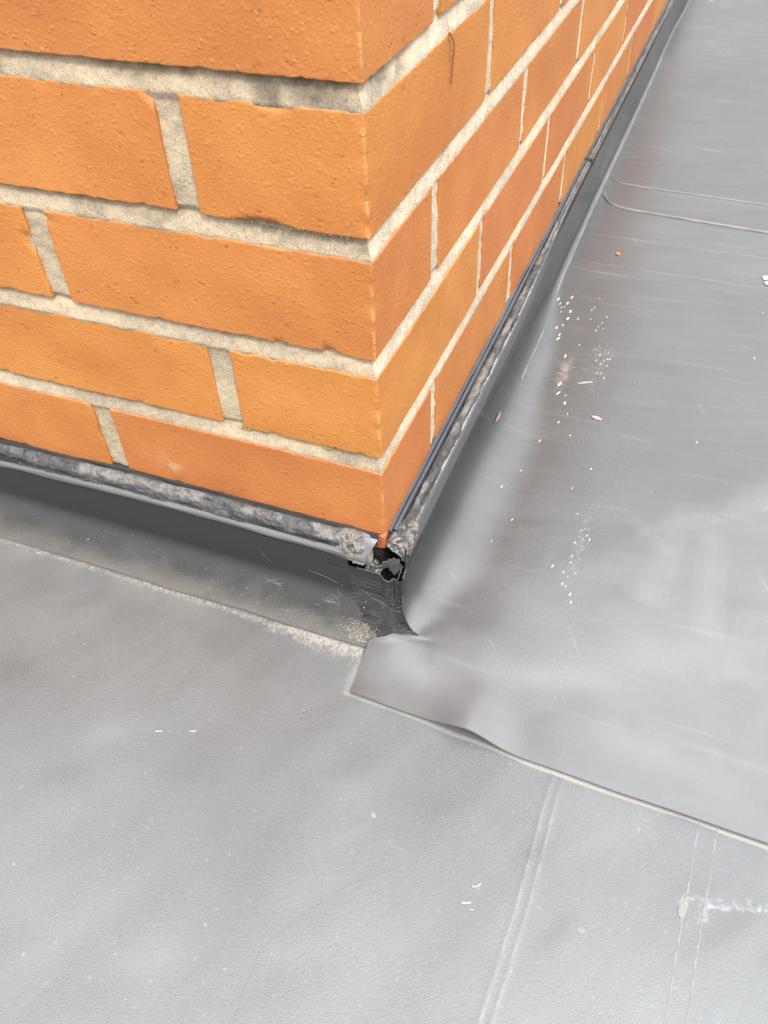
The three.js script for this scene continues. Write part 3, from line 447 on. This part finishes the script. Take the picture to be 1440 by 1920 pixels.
{
  const zr = axis([[0.09, 40], [0.023, 60], [-0.2, 44], [-0.6, 34], [-1.2, 22], [-2.9, 0]]), zc = zr.filter((z) => z <= 0.0230001);
  const xf = axis([[0, 60], [0.2, 36], [0.4, 10], [1.2, 0]]);
  const flat = sheetGeo(xf.length - 1, zr.length - 1, (u, v, i, j) => {
    const z0 = zr[j], xa = xl(z0), x = xa + (1.2 - xa) * xf[i] / 1.2, z = z0 + (edgeZ(x) - 0.09) * ss(0.023, 0.09, z0), blend = ss(0.0, 0.06, x - xa);
    const y = z0 < 0.023 ? lerp(SHEET + 0.0003, flatY(x, z), blend) : flatY(x, z) + 0.0013 * ss(0.012, 0, x - xa) * ss(0.06, 0.024, z0) + 0.0055 * Math.exp(-(((x - 0.008) / 0.026) ** 2)) * ss(0.083, 0.03, z0) * ss(0.023, 0.034, z0);
    return [x, y, z, x, z, 1, 1, 1];
  }, 0.0013, 'LTR');
  const nS = 40, cove = sheetGeo(nS, zc.length - 1, (u, v, i, j) => {
    const zt = zc[j], shift = 0.031 * Math.pow(1 - u, 1.5) * (1 - ss(0, 0.07, 0.023 - zt)), z = zt - shift, r = rz(zt), xx = x0(zt), yTop = lerp(-0.006, -0.003, ss(-0.28, -0.6, zt)), yArc = SHEET + 0.0003 + r, arc = (r + hz(zt)) * 0.8;
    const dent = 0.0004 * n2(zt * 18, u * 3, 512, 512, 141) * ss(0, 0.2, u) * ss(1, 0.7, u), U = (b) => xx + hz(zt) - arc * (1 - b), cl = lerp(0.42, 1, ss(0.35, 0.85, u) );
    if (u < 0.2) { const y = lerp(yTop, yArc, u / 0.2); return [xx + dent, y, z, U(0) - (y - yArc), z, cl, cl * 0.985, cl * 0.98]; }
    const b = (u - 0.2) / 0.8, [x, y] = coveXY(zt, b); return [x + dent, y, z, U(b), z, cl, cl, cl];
  }, 0.0013, 'TL');
  mesh('membrane', weld(mergeGeometries([flat, cove])), sheetMat, sheetThing);
  // narrow raised crease along the foot of the upstand
  const lineMat = new THREE.MeshPhysicalMaterial({ name: 'pale scuffed edge', color: new THREE.Color(0.26, 0.25, 0.245), roughness: 0.4, ior: 1.8 });
  const crease = gridGeo(160, 3, (u, v) => { const z = lerp(-0.30, -1.35, u), k = v - 0.5, w = 0.0009 * (0.55 + 0.6 * Math.max(0, n2(u * 60, 2, 512, 512, 9) + 0.5)), [x, y] = coveXY(z, lerp(0.5, 0.8, ss(-0.3, -0.6, z))); return [x + k * w + 0.0002, y + 0.0006 - Math.abs(k) * 0.001, z, k, z]; }, true);
  mesh('crease', crease, lineMat, sheetThing);
  // lap joint with a rounded corner, a narrow strip crossing the sheet
  const lapA = (x) => -0.7145 - 0.0385 * Math.exp(-(Math.max(x, 0.02) - 0.02) / 0.0125) + (x - 0.077) * 0.072;
  const lapB = (x) => -0.788 - 0.019 * Math.exp(-(Math.max(x, 0.02) - 0.02) / 0.012) + (x - 0.077) * 0.055;
  const lx = axis([[0.0215, 40], [0.06, 40], [0.4, 10], [1.19, 0]]);
  const sheetTop = (x, z) => { const b = x0(z) + hz(z); return x > b ? lerp(SHEET + 0.0003, flatY(x, z), ss(0, 0.06, x - b)) : coveXY(z, Math.sqrt(clamp((x - x0(z)) / hz(z))))[1]; };
  mesh('lap_strip', sheetGeo(lx.length - 1, 10, (u, v, i) => { const x = lx[i], z = lerp(lapB(x), lapA(x), v), e = Math.min(v, 1 - v); return [x, sheetTop(x, z) + 0.0003 + 0.0008 * Math.exp(-((e / 0.1) ** 2)), z, x, z, 1, 1, 1]; }, 0.0016, 'LRTB', true), sheetMat, sheetThing);
  for (const [nm, f, w] of [['lap_edge', lapA, 0.0012], ['lap_edge_001', lapB, 0.0008]]) mesh(nm, gridGeo(lx.length - 1, 4, (u, v, i) => { const x = lx[i], k = v * 2 - 1, ww = w * (0.7 + 0.5 * n2(x * 70, 3, 512, 512, 15)), z = f(x) + k * ww; return [x, sheetTop(x, f(x)) + 0.0001 + 0.0022 * (1 - k * k), z, x, z]; }, true), lineMat, sheetThing);
  // dried splashes: the larger ones one by one, the small ones together
  const white = new THREE.MeshStandardMaterial({ name: 'dried white splash', color: new THREE.Color(0.42, 0.415, 0.40), roughness: 0.7 });
  const big = [[0.0249, -0.47], [0.0289, -0.4617], [0.0365, -0.4654], [0.0385, -0.4794], [0.0431, -0.4496], [0.0438, -0.4343], [0.0415, -0.4199], [0.0363, -0.4121], [0.0422, -0.4004], [0.0426, -0.3926], [0.0640, -0.2988], [0.0735, -0.2851], [0.0566, -0.363], [0.062, -0.3141]];
  const small = [[0.0322, -0.4545], [0.035, -0.4571], [0.0336, -0.4453], [0.0541, -0.4373], [0.0662, -0.3877], [0.0673, -0.4404], [0.065, -0.4592], [0.0668, -0.4652], [0.0684, -0.4858], [0.0715, -0.2975], [0.0738, -0.2546], [0.0835, -0.3848], [0.0781, -0.4282], [0.0842, -0.4256], [0.0773, -0.4203], [0.0879, -0.3651], [0.0936, -0.3601], [0.096, -0.3671], [0.09, -0.3763], [0.0824, -0.4506], [0.0841, -0.4495], [0.0973, -0.383], [0.0988, -0.3708], [0.1012, -0.3378], [0.0972, -0.3451], [0.0929, -0.3443], [0.1002, -0.3589], [0.1012, -0.3717], [0.0804, -0.4369], [0.0796, -0.2696], [0.0669, -0.1155], [0.0575, -0.0857], [0.0482, -0.1495], [0.0747, -0.2545], [0.0888, -0.2387], [0.1059, -0.1697], [0.1166, -0.1403], [0.1237, -0.1225], [0.129, -0.118], [0.1214, -0.1074], [0.1224, -0.0924], [0.123, -0.085], [0.1196, -0.0734], [0.1215, -0.0611], [0.1244, -0.0593], [0.1294, -0.0527], [0.1316, -0.0452], [0.1319, -0.1143], [0.1268, -0.1125], [0.1103, -0.0766], [0.2383, -0.4197], [0.0661, -0.3878], [0.0572, -0.3642], [0.2409, -0.5109], [0.1159, -0.1994], [0.0585, -0.1765], [0.1989, -0.2666], [0.0642, -0.2221]];
  const r = rng(61), fleck = (x, z, a, b) => withUV(blob(a, 0.0004, b, Math.floor(r() * 900), 0.35, 2)).rotateY((r() - 0.5) * 0.5 - 0.15).translate(x, sheetTop(x, z) + 0.0001, z);
  for (const [x, z] of big) mesh(num('white_splash'), fleck(x, z, 0.0007 + r() * 0.0006, 0.0022 + r() * 0.0022), white, sheetThing);
  mesh('white_specks', mergeGeometries(small.map(([x, z]) => fleck(x, z, 0.00035 + r() * 0.0004, 0.0008 + r() * 0.0014))), white, sheetThing).userData = { kind: 'stuff' };
}

// ------------------------------------------------------------------ edge trims with crusted sealant
const sealMat = new THREE.MeshStandardMaterial({ name: 'dusty grey sealant', vertexColors: true, roughness: 0.45, bumpMap: mortBump, bumpScale: 0.0007 });
const barMat = new THREE.MeshStandardMaterial({ name: 'grey metal bar', color: new THREE.Color(0.085, 0.085, 0.087), roughness: 0.42, metalness: 0.1, bumpMap: smoothBump, bumpScale: 0.0004 });
const lipMat = new THREE.MeshStandardMaterial({ name: 'pale metal lip', color: new THREE.Color(0.125, 0.123, 0.12), roughness: 0.5, metalness: 0.1, bumpMap: smoothBump, bumpScale: 0.0006 });
const rubberMat = new THREE.MeshStandardMaterial({ name: 'dark rubber seal', color: new THREE.Color(0.07, 0.075, 0.085), roughness: 0.45, bumpMap: smoothBump, bumpScale: 0.0005 });
const gapMat = new THREE.MeshStandardMaterial({ name: 'black gap seal', color: new THREE.Color(0.02, 0.02, 0.021), roughness: 0.7 });
const foilMat = new THREE.MeshStandardMaterial({ name: 'bright metal', color: new THREE.Color(0.24, 0.24, 0.245), roughness: 0.36, metalness: 0.5, bumpMap: smoothBump, bumpScale: 0.001 });
// sweep a profile (list of [out, y]) along the left face (axis x) or the right face (axis z)
function sweep(face, from, to, n, prof0, amp, freq, col, sd) {
  const prof = []; for (let k = 0; k < prof0.length - 1; k++) for (let m = 0; m < 3; m++) prof.push([lerp(prof0[k][0], prof0[k + 1][0], m / 3), lerp(prof0[k][1], prof0[k + 1][1], m / 3)]); prof.push(prof0[prof0.length - 1]);
  const P = prof.length - 1;
  return gridGeo(n, P, (u, v, i, j) => {
    const s = lerp(from, to, u), y0 = face === 'A' ? yA(s) : 0, q = face === 'B' ? lerp(1, 0.55, ss(-0.28, -0.6, s)) : 1, o = prof[j][0] * q, y = prof[j][1] * q, w = q * (j > 0 && j < P ? 1 : 0.25) * amp * (n3(s * freq, j * 0.25, 3, sd) + 0.45 * n3(s * freq * 3, j * 0.6, 5, sd + 1) + (col ? 0.3 * n3(s * freq * 8, j * 0.8, 7, sd + 2) + 0.22 * n3(s * freq * 20, j * 1.3, 9, sd + 3) : 0));
    const p = face === 'A' ? [s, y + y0 + w * 0.6, o + w] : [o + w, y + w * 0.6, s], c = col ? col(s, j / P) : null;
    return [...p, s, (o - y) * 1, ...(c ?? [])];
  }, face === 'B');
}
const both = (face, from, mid, to, n, ...rest) => mergeGeometries([sweep(face, from, mid, n, ...rest), sweep(face, mid, to, 160, ...rest)]);
const yA = curve([[-1, -0.01], [-0.36, -0.0055], [-0.3, -0.0025], [-0.21, 0.0005], [-0.14, 0.001], [-0.05, 0.0003], [0, 0]]);
const crust = (k, bias) => (s, v) => {                                  // grey bead with a ragged dusty ribbon and a tooled groove
  const n = fbm(s * 24 + k, 3 + k, 3, 512, 512, 151 + k), f = fbm(s * 260, v * 9, 4, 512, 512, 155 + k), e = fbm(s * 70, v * 5, 3, 512, 512, 158 + k);
  const d = clamp(ss(-0.05, 0.25, n + bias) * Math.exp(-(((v - 0.34 - 0.25 * n - 0.12 * e) / 0.15) ** 2)) * (0.9 + 1.2 * f) + 0.25 * ss(0.1, 0.5, e)), gr = 1 - 0.6 * Math.exp(-(((v - 0.74 - 0.05 * e) / 0.03) ** 2)) - 0.35 * Math.exp(-(((v - 0.6 - 0.06 * e) / 0.025) ** 2));
  const a = 0.052 + 0.034 * f + 0.02 * e;
  return [lerp(a, 0.165, d) * gr, lerp(a * 0.98, 0.154, d) * gr, lerp(a * 0.97, 0.14, d) * gr];
};
{
  const t = thing('edge_trim', 'crusty sealed metal edge trim between left brick face and dark upstand', 'edge trim');
  mesh('gap_seal', sweep('A', -0.004, -1.0, 220, [[-0.004, 0.0050], [0.0003, 0.0042], [0.0016, 0.0012], [0.0034, 0.0004], [0.0040, -0.004]], 0.0009, 40, null, 3), gapMat, t);
  mesh('sealant_bead', both('A', -0.016, -0.40, -1.0, 1300, [[0.0008, -0.003], [0.0012, 0.0014], [0.0030, 0.0024], [0.0060, 0.0012], [0.0083, -0.0010], [0.0102, -0.0030], [0.0112, -0.0056], [0.0118, -0.0084], [0.0106, -0.0105]], 0.0011, 70, crust(2, 0.06), 5), sealMat, t);
  mesh('metal_bar', sweep('A', -0.0095, -1.0, 260, [[0.0095, -0.0078], [0.0128, -0.0084], [0.0141, -0.0093], [0.0146, -0.0112], [0.0140, -0.0134], [0.0118, -0.0146]], 0.0005, 34, null, 8), lipMat, t);
  // cut end of the bar and the lump of sealant on it
  mesh('bar_end', sheetGeo(10, 10, (u, v) => { const x = -0.0195 + u * lerp(0.0155, 0.0085, v); return [x + 0.0004 * n2(v * 6, u * 3, 512, 512, 5), 0.0032 - v * 0.0195 + 0.0004 * n2(u * 6, v * 6), 0.0042 + 0.0105 * Math.pow(v, 0.7) + 0.0004 * n2(u * 5, v * 5, 512, 512, 8), x, v * 0.02]; }, 0.0011, 'LRTB', true), foilMat, t);
  const crumb = (d) => [lerp(0.055, 0.23, d), lerp(0.052, 0.21, d), lerp(0.049, 0.185, d)];
  mesh('sealant_lump', gridGeo(80, 40, (u, v) => {
    const x = lerp(-0.040, -0.0085, u), b = Math.sin(Math.PI * clamp(u + 0.16 * n2(v * 5, 1, 512, 512, 7) * Math.sin(Math.PI * u))) ** 0.7 * Math.sin(Math.PI * clamp(v * 0.96 + 0.02)) ** 0.5, q = 0.5 * n3(x * 260, v * 6, 2, 7) + 0.35 * n3(x * 800, v * 17, 4, 8) + 0.2 * n3(x * 1700, v * 36, 4, 9);
    const o = 0.0012 + 0.0125 * Math.pow(v, 0.75), y = 0.0045 - 0.0215 * v * v * 0.55 - 0.0095 * v, k = b * (0.0022 + 0.0030 * q + 0.002 * Math.exp(-(((u - 0.55) / 0.2) ** 2))) - 0.0045 * (1 - b) ** 2;
    return [x + 0.004 * (v - 0.3) * (u - 0.2) + 0.0006 * q, y + k * 0.7, o + k, x, y, ...crumb(clamp(0.5 + 1.1 * q))];
  }, true), sealMat, t);
  // small folded bright clip caught in the bead
  mesh('metal_clip', sheetGeo(10, 6, (u, v) => { const x = -0.3265 + u * 0.0135; return [x, yA(x) + 0.0042 - 0.0042 * Math.abs(v - 0.35) * 1.6 + 0.0008 * Math.abs(u - 0.5), 0.003 + v * 0.0055, x, v]; }, 0.0007, 'LRTB', true), foilMat, t);
}
{
  const t = thing('edge_trim_001', 'rubber and metal edge trim with dusty sealant along the right brick face', 'edge trim');
  const Z = -2.2;
  mesh('rubber_strip', sweep('B', -0.006, Z, 300, [[-0.003, 0.0042], [0.0006, 0.0046], [0.0018, 0.0036], [0.0022, 0.0012]], 0.0006, 26, null, 11), rubberMat, t);
  mesh('rubber_strip_001', sweep('B', -0.009, Z, 300, [[0.0020, 0.0006], [0.0024, 0.0030], [0.0036, 0.0038], [0.0050, 0.0032], [0.0054, 0.0006]], 0.00035, 22, null, 13), rubberMat, t);
  mesh('gap_seal', sweep('B', -0.004, Z, 120, [[-0.004, -0.001], [0.0144, -0.0016], [0.0144, -0.012]], 0.0001, 20, null, 14), gapMat, t);
  const cB = crust(6, 0.1), cB2 = (s, v) => { const c = cB(s, v), k = v > 0.8 ? 0.45 : 0; return [lerp(c[0], 0.5, k), lerp(c[1], 0.48, k), lerp(c[2], 0.46, k)]; };
  mesh('sealant_bead', both('B', 0.001, -0.62, Z, 1700, [[0.0058, -0.002], [0.0060, 0.0012], [0.0076, 0.0024], [0.0094, 0.0023], [0.0112, 0.0014], [0.0128, 0.0006], [0.0139, 0.0006], [0.0147, -0.0006], [0.0145, -0.0024]], 0.0011, 55, cB2, 15), sealMat, t);
  mesh('metal_bar', sweep('B', 0.0, Z, 260, [[0.0130, -0.0012], [0.0148, -0.0018], [0.0163, -0.0034], [0.0180, -0.0104], [0.0182, -0.0122], [0.0170, -0.0134], [0.0150, -0.0134]], 0.00022, 16, null, 18), barMat, t);
  const crumb = (d) => [lerp(0.05, 0.2, d), lerp(0.047, 0.185, d), lerp(0.045, 0.165, d)];
  const end = (s0, s1, wx, sd) => gridGeo(70, 44, (u, v) => {
    const z = lerp(s0, s1, u), b = Math.sin(Math.PI * clamp(u * 0.85 + 0.08 + 0.14 * n2(v * 5, 4, 512, 512, sd))) ** 0.6 * Math.sin(Math.PI * clamp(v * 0.97 + 0.015)) ** 0.5, q = 0.5 * n3(z * 260, v * 6, 2, sd) + 0.35 * n3(z * 800, v * 17, 4, sd + 1) + 0.2 * n3(z * 1700, v * 36, 4, sd + 2);
    const a = v * v * (3 - 2 * v), x = lerp(0.0015, wx, Math.min(1, v * 1.7)), y = v < 0.55 ? 0.0015 - 0.002 * v : 0.0004 - 0.030 * (v - 0.55), k = b * (0.0018 + 0.0030 * q) - 0.004 * (1 - b) ** 2;
    return [x + k * a + 0.0005 * q, y + k * (1 - 0.6 * a), z + 0.0042 * (u > 0.7 ? (u - 0.7) * 2 * q : 0), z, y - x, ...crumb(clamp(0.42 + 1.1 * q))];
  });
  const rim = gridGeo(40, 16, (u, v) => { const q = 0.5 * n3(u * 6, v * 5, 2, 77) + 0.35 * n3(u * 17, v * 12, 4, 78), x = lerp(0.0035, 0.0165, u), yb2 = lerp(-0.004, -0.0135, Math.pow(u, 0.8)) - 0.003 * n2(u * 7, 2, 512, 512, 5); return [x, lerp(0.0008 - 0.001 * u, yb2, v), 0.0012 + 0.0024 * Math.sin(Math.PI * (0.2 + 0.6 * v)) + 0.0022 * q, u * 0.013, v * 0.01, ...crumb(clamp(0.4 + 1.1 * q))]; }, true);
  mesh('sealant_lump', mergeGeometries([end(-0.026, 0.0022, 0.0168, 17), rim]), sealMat, t);
  mesh('joint_clip', mergeGeometries([withUV(blob(0.006, 0.002, 0.003, 71, 0.5, 3)).translate(0.0045, 0.0012, -0.69), withUV(blob(0.0012, 0.0045, 0.0025, 73, 0.5, 3)).translate(0.0108, -0.006, -0.692)]), gapMat, t);
}

// ------------------------------------------------------------------ small things
{
  // sand and grit swept into the angle
  const r = rng(31), n = 2600, g = new THREE.IcosahedronGeometry(1, 0), grit = new THREE.InstancedMesh(g, new THREE.MeshStandardMaterial({ name: 'grit', color: 0xffffff, roughness: 0.9 }), n), m = new THREE.Matrix4(), q = new THREE.Quaternion(), e = new THREE.Euler(), col = new THREE.Color();
  for (let k = 0; k < n; k++) {
    let P, s = 0.00022 + r() * r() * 0.00055;
    if (k < 1250) { const x = 0.014 - Math.pow(r(), 1.5) * 0.36, near = ss(-0.1, 0.0, x); P = [x, roofY(x, 0.05) + s * 0.3, 0.0468 + Math.abs(r() + r() - 1) * (0.004 + 0.012 * near)]; }
    else if (k < 2250) { const a = -0.03 + (r() + r()) * 0.018, sv = clamp(0.64 + 0.3 * Math.pow(r(), 0.7)), [o, y] = stripProfile(sv); P = [a + (sv - 0.7) * 0.03, y + s * 0.5, o + s * 0.3 - (a > -0.004 ? (a + 0.004) * 0.25 : 0)]; s *= 0.8; }
    else { const x = 0.01 - r() * 0.37, sv = 0.45 + 0.5 * r(), [o, y] = stripProfile(sv); P = [Math.min(x, -0.012), y, o + s * 0.3]; s *= 0.75; }
    m.compose(new THREE.Vector3(...P), q.setFromEuler(e.set(r() * 6, r() * 6, r() * 6)), new THREE.Vector3(s * (0.8 + r() * 0.7), s * 0.8, s * (0.8 + r() * 0.7)));
    grit.setMatrixAt(k, m); const b = 0.12 + 0.4 * r() * r(); grit.setColorAt(k, col.setRGB(b, b * 0.9, b * 0.74));
  }
  grit.name = 'grit'; scene.add(grit);
  grit.userData = { kind: 'stuff', label: 'sandy grit gathered along the foot of the dark upstand strip', category: 'grit' };
}
{
  const web = new THREE.MeshStandardMaterial({ name: 'cobweb', color: new THREE.Color(0.28, 0.275, 0.26), roughness: 0.8 });
  const at = (a, s, k = 0.002) => cornerAt(a, s, k), r = rng(14);
  const strands = (list, rad) => mergeGeometries(list.map((p) => tube(p, rad * (0.7 + r() * 0.7), 20, 4)));
  const L = [[at(-0.02, 0.3), at(0.15, 0.42, 0.003), at(0.5, 0.5, 0.003), at(0.95, 0.5, 0.002)], [at(0.5, 0.5, 0.003), at(0.75, 0.53, 0.005), at(0.98, 0.5)], [at(0.55, 0.47), at(0.8, 0.5, 0.004), at(0.95, 0.44)], [at(0.6, 0.52), at(0.72, 0.6, 0.003), at(0.86, 0.66, 0.004), at(1.0, 0.6)], [at(0.72, 0.74), at(0.8, 0.69, 0.004), at(0.84, 0.75, 0.003), at(0.95, 0.62)], [at(0.5, 0.78), at(0.66, 0.86, 0.003), at(0.8, 0.84, 0.003), at(0.9, 0.76)], [at(-0.03, 0.32), at(-0.036, 0.4), at(-0.03, 0.46)], [at(0.62, 0.56), at(0.68, 0.66), at(0.74, 0.72, 0.004)]];
  for (let k = 0; k < 34; k++) { const a = 0.6 + r() * 0.38, s = 0.42 + r() * 0.42; L.push([at(a, s, 0.0015), at(a + (r() - 0.5) * 0.14, s + (r() - 0.5) * 0.08, 0.004), at(a + (r() - 0.3) * 0.22, s + (r() - 0.5) * 0.14, 0.001)]); }
  tag(mesh('cobweb', strands(L, 0.00006), web, scene), 'wispy pale cobweb stretched over the black corner patch', 'cobweb');
  const wS = (cx, s0, n, w, seed) => { const o = [], q = rng(seed); for (let k = 0; k < n; k++) { const f = (dx, ds) => { const [b, y] = stripProfile(s0 + ds); return [cx + dx, y, b + 0.0008 + q() * 0.0012]; }; o.push([f((q() - 0.5) * w, (q() - 0.5) * 0.1), f((q() - 0.5) * w, (q() - 0.5) * 0.1), f((q() - 0.5) * w, (q() - 0.5) * 0.1)]); } return o; };
  tag(mesh('cobweb_001', strands([...wS(-0.088, 0.5, 7, 0.018, 3), [[-0.1, -0.03, 0.0125], [-0.096, -0.036, 0.0135], [-0.09, -0.043, 0.0142]]], 0.00006), web, scene), 'small torn cobweb on the dark upstand left of the corner', 'cobweb');
  tag(mesh('cobweb_002', strands([...wS(-0.04, 0.5, 8, 0.018, 9), [[-0.058, -0.0405, 0.0135], [-0.045, -0.0415, 0.0142], [-0.034, -0.044, 0.015]]], 0.00006), web, scene), 'thin cobweb shred on the upstand just beside the corner patch', 'cobweb');
  const q = rng(18), F = []; for (let k = 0; k < 9; k++) { const f = () => [-0.0188 + (q() - 0.5) * 0.006, ROOF + 0.0006 + q() * 0.0014, 0.109 + (q() - 0.5) * 0.012]; F.push([f(), f(), f()]); }
  tag(mesh('fluff', strands(F, 0.00006), web, scene), 'tiny tuft of pale fluff lying on the roof below the corner', 'fluff');
}
{
  const pale = new THREE.MeshStandardMaterial({ name: 'pale droppings', color: new THREE.Color(0.29, 0.285, 0.262), roughness: 0.8, bumpMap: grainBump, bumpScale: 0.0004 });
  const worm = (x, z, a, len, w, k) => withUV(tube([[-len, 0, 0], [-len * 0.3, 0.0001, len * 0.16 * k], [len * 0.4, 0.0001, len * 0.1 * k], [len, 0, -len * 0.12 * k]], w, 16, 8)).scale(1, 0.35, 1).rotateY(a).translate(x, roofY(x, z) + 0.0003, z);
  const put = (nm, g, label, cat, mat = pale, extra) => tag(mesh(nm, g, mat, scene), label, cat, extra);
  put('white_mark', worm(-0.1069, 0.1574, 0.35, 0.0024, 0.0008, 0.5), 'left one of two short white dashes lying on the roof left of the loose sheet', 'mark');
  put('white_mark_001', worm(-0.0848, 0.1493, 0.4, 0.0023, 0.0008, 0.4), 'right one of two short white dashes lying on the roof left of the loose sheet', 'mark');
  put('white_mark_002', worm(0.1252, 0.1798, 0.55, 0.0026, 0.0007, 1.6), 'upper curved white mark of three on the lower right roof', 'mark');
  put('white_mark_003', worm(0.1225, 0.1911, 0.35, 0.0027, 0.0008, 0.6), 'middle white mark of three on the lower right roof', 'mark');
  put('white_mark_004', worm(0.1268, 0.1938, 0.2, 0.0012, 0.0006, 0.3), 'smallest white mark, lowest of three on the lower right roof', 'mark');
  put('faint_spot', withUV(blob(0.0016, 0.0003, 0.0026, 4, 0.3, 3)).rotateY(0.6).translate(0.0525, roofY(0.0525, 0.1611) + 0.0001, 0.1611), 'faint pale oblong spot on the roof below the lifted sheet edge', 'spot', new THREE.MeshStandardMaterial({ name: 'faint residue', color: new THREE.Color(0.2, 0.2, 0.196), roughness: 0.8 }));
  put('faint_spot_001', withUV(blob(0.0024, 0.0003, 0.002, 6, 0.3, 3)).translate(0.1874, roofY(0.1874, 0.1823) + 0.0001, 0.1823), 'faint pale round spot on the roof between ridge and seam lines', 'spot', new THREE.MeshStandardMaterial({ name: 'faint residue', color: new THREE.Color(0.2, 0.2, 0.196), roughness: 0.8 }));
  put('pale_chip', withUV(blob(0.0052, 0.0009, 0.002, 8, 0.3, 4)).rotateY(-0.25).translate(0.1067, SHEET + 0.0009, -0.2718), 'cream coloured lens-shaped chip lying on the smooth sheet', 'chip', new THREE.MeshStandardMaterial({ name: 'cream chip', color: new THREE.Color(0.36, 0.33, 0.3), roughness: 0.8 }));
  put('white_streak', withUV(blob(0.0078, 0.0005, 0.0013, 15, 0.4, 4)).rotateY(0.5).translate(0.0845, SHEET + 0.0006, -0.3235), 'slanting white streak on the sheet above the cream chip', 'streak', new THREE.MeshStandardMaterial({ name: 'white streak', color: new THREE.Color(0.3, 0.295, 0.29), roughness: 0.8 }));
  put('white_splatter', mergeGeometries([0, 1, 2, 3].map((k) => withUV(blob(0.0045 - k * 0.0006, 0.0004, 0.0055 - k * 0.001, 20 + k, 0.5, 3)).rotateY(k).translate(0.2395 + k * 0.0035, SHEET + 0.0006 + k * 0.00012, -0.59 + (k % 2) * 0.013))), 'white splatter at the right edge of the sheet', 'splatter', new THREE.MeshStandardMaterial({ name: 'white splatter', color: new THREE.Color(0.36, 0.36, 0.355), roughness: 0.8 }));
  put('brick_crumb', withUV(blob(0.0026, 0.0017, 0.0024, 9, 0.4, 3)).translate(0.0696, SHEET + 0.0014, -0.5934), 'orange brick crumb lying alone on the far sheet', 'crumb', new THREE.MeshStandardMaterial({ name: 'orange crumb', color: new THREE.Color(0.62, 0.22, 0.09), roughness: 0.9 }));
  { // dry scrap caught on the curve of the sheet
    const z = -0.225, q = coveXY(z, 0.35), P = [q[0] + 0.0008, q[1] + 0.0012, z];
    put('dry_leaf_scrap', sheetGeo(10, 4, (u, v) => { const w = 0.0016 * Math.sin(Math.PI * clamp(u * 0.9 + 0.08)); return [P[0] + (v - 0.5) * w * 1.4 + 0.0004 * Math.sin(u * 4), P[1] + 0.0008 * Math.sin(v * 3) - (v - 0.5) * w * 0.8, P[2] + (u - 0.5) * 0.018, u, v]; }, 0.0003), 'thin brown dry leaf scrap stuck on the curve beside the right trim', 'leaf', new THREE.MeshStandardMaterial({ name: 'dry leaf', color: new THREE.Color(0.22, 0.15, 0.12), roughness: 0.8 }));
  }
  put('dried_twig', mergeGeometries([tube([[0.0006, 0.29, -0.125], [0.0022, 0.284, -0.1285], [0.0016, 0.272, -0.129], [0.0012, 0.262, -0.1285]], 0.00045, 16, 5), tube([[0.0006, 0.29, -0.123], [0.0026, 0.285, -0.1265], [0.002, 0.276, -0.1275]], 0.0003, 16, 5)]), 'dark dried twig hanging from the upper joint of the right brick face' , 'twig', new THREE.MeshStandardMaterial({ name: 'dry stem', color: new THREE.Color(0.22, 0.08, 0.03), roughness: 0.8 }));
  const moss = new THREE.MeshStandardMaterial({ name: 'moss', color: new THREE.Color(0.24, 0.21, 0.05), roughness: 1 });
  const tuft = (cx, cy, n, w, sd) => { const q = rng(sd), o = []; for (let k = 0; k < n; k++) o.push(withUV(blob(0.0004 + q() * 0.0005, 0.0005 + q() * 0.0005, 0.0004 + q() * 0.0004, k, 0.4, 1)).translate(cx + (q() - 0.5) * w, cy + (q() - 0.5) * 0.0016, 0.0001 + q() * 0.0008 - 0.001)); return mergeGeometries(o); };
  put('moss_tuft', tuft(-0.0985, 0.0755, 14, 0.007, 3), 'yellow-green moss speck at the lower left corner of the second course header', 'moss', moss, { kind: 'stuff' });
  put('moss_tuft_001', tuft(-0.038, 0.0752, 12, 0.005, 5), 'yellow-green moss speck under the second course header near the brick corner', 'moss', moss, { kind: 'stuff' });
  put('moss_fringe', tuft(-0.045, 0.226, 46, 0.07, 7), 'fringe of dull moss under the fourth course header on the left face', 'moss', new THREE.MeshStandardMaterial({ name: 'dull moss', color: new THREE.Color(0.13, 0.11, 0.07), roughness: 1 }), { kind: 'stuff' });
}

renderer.render(scene, camera);
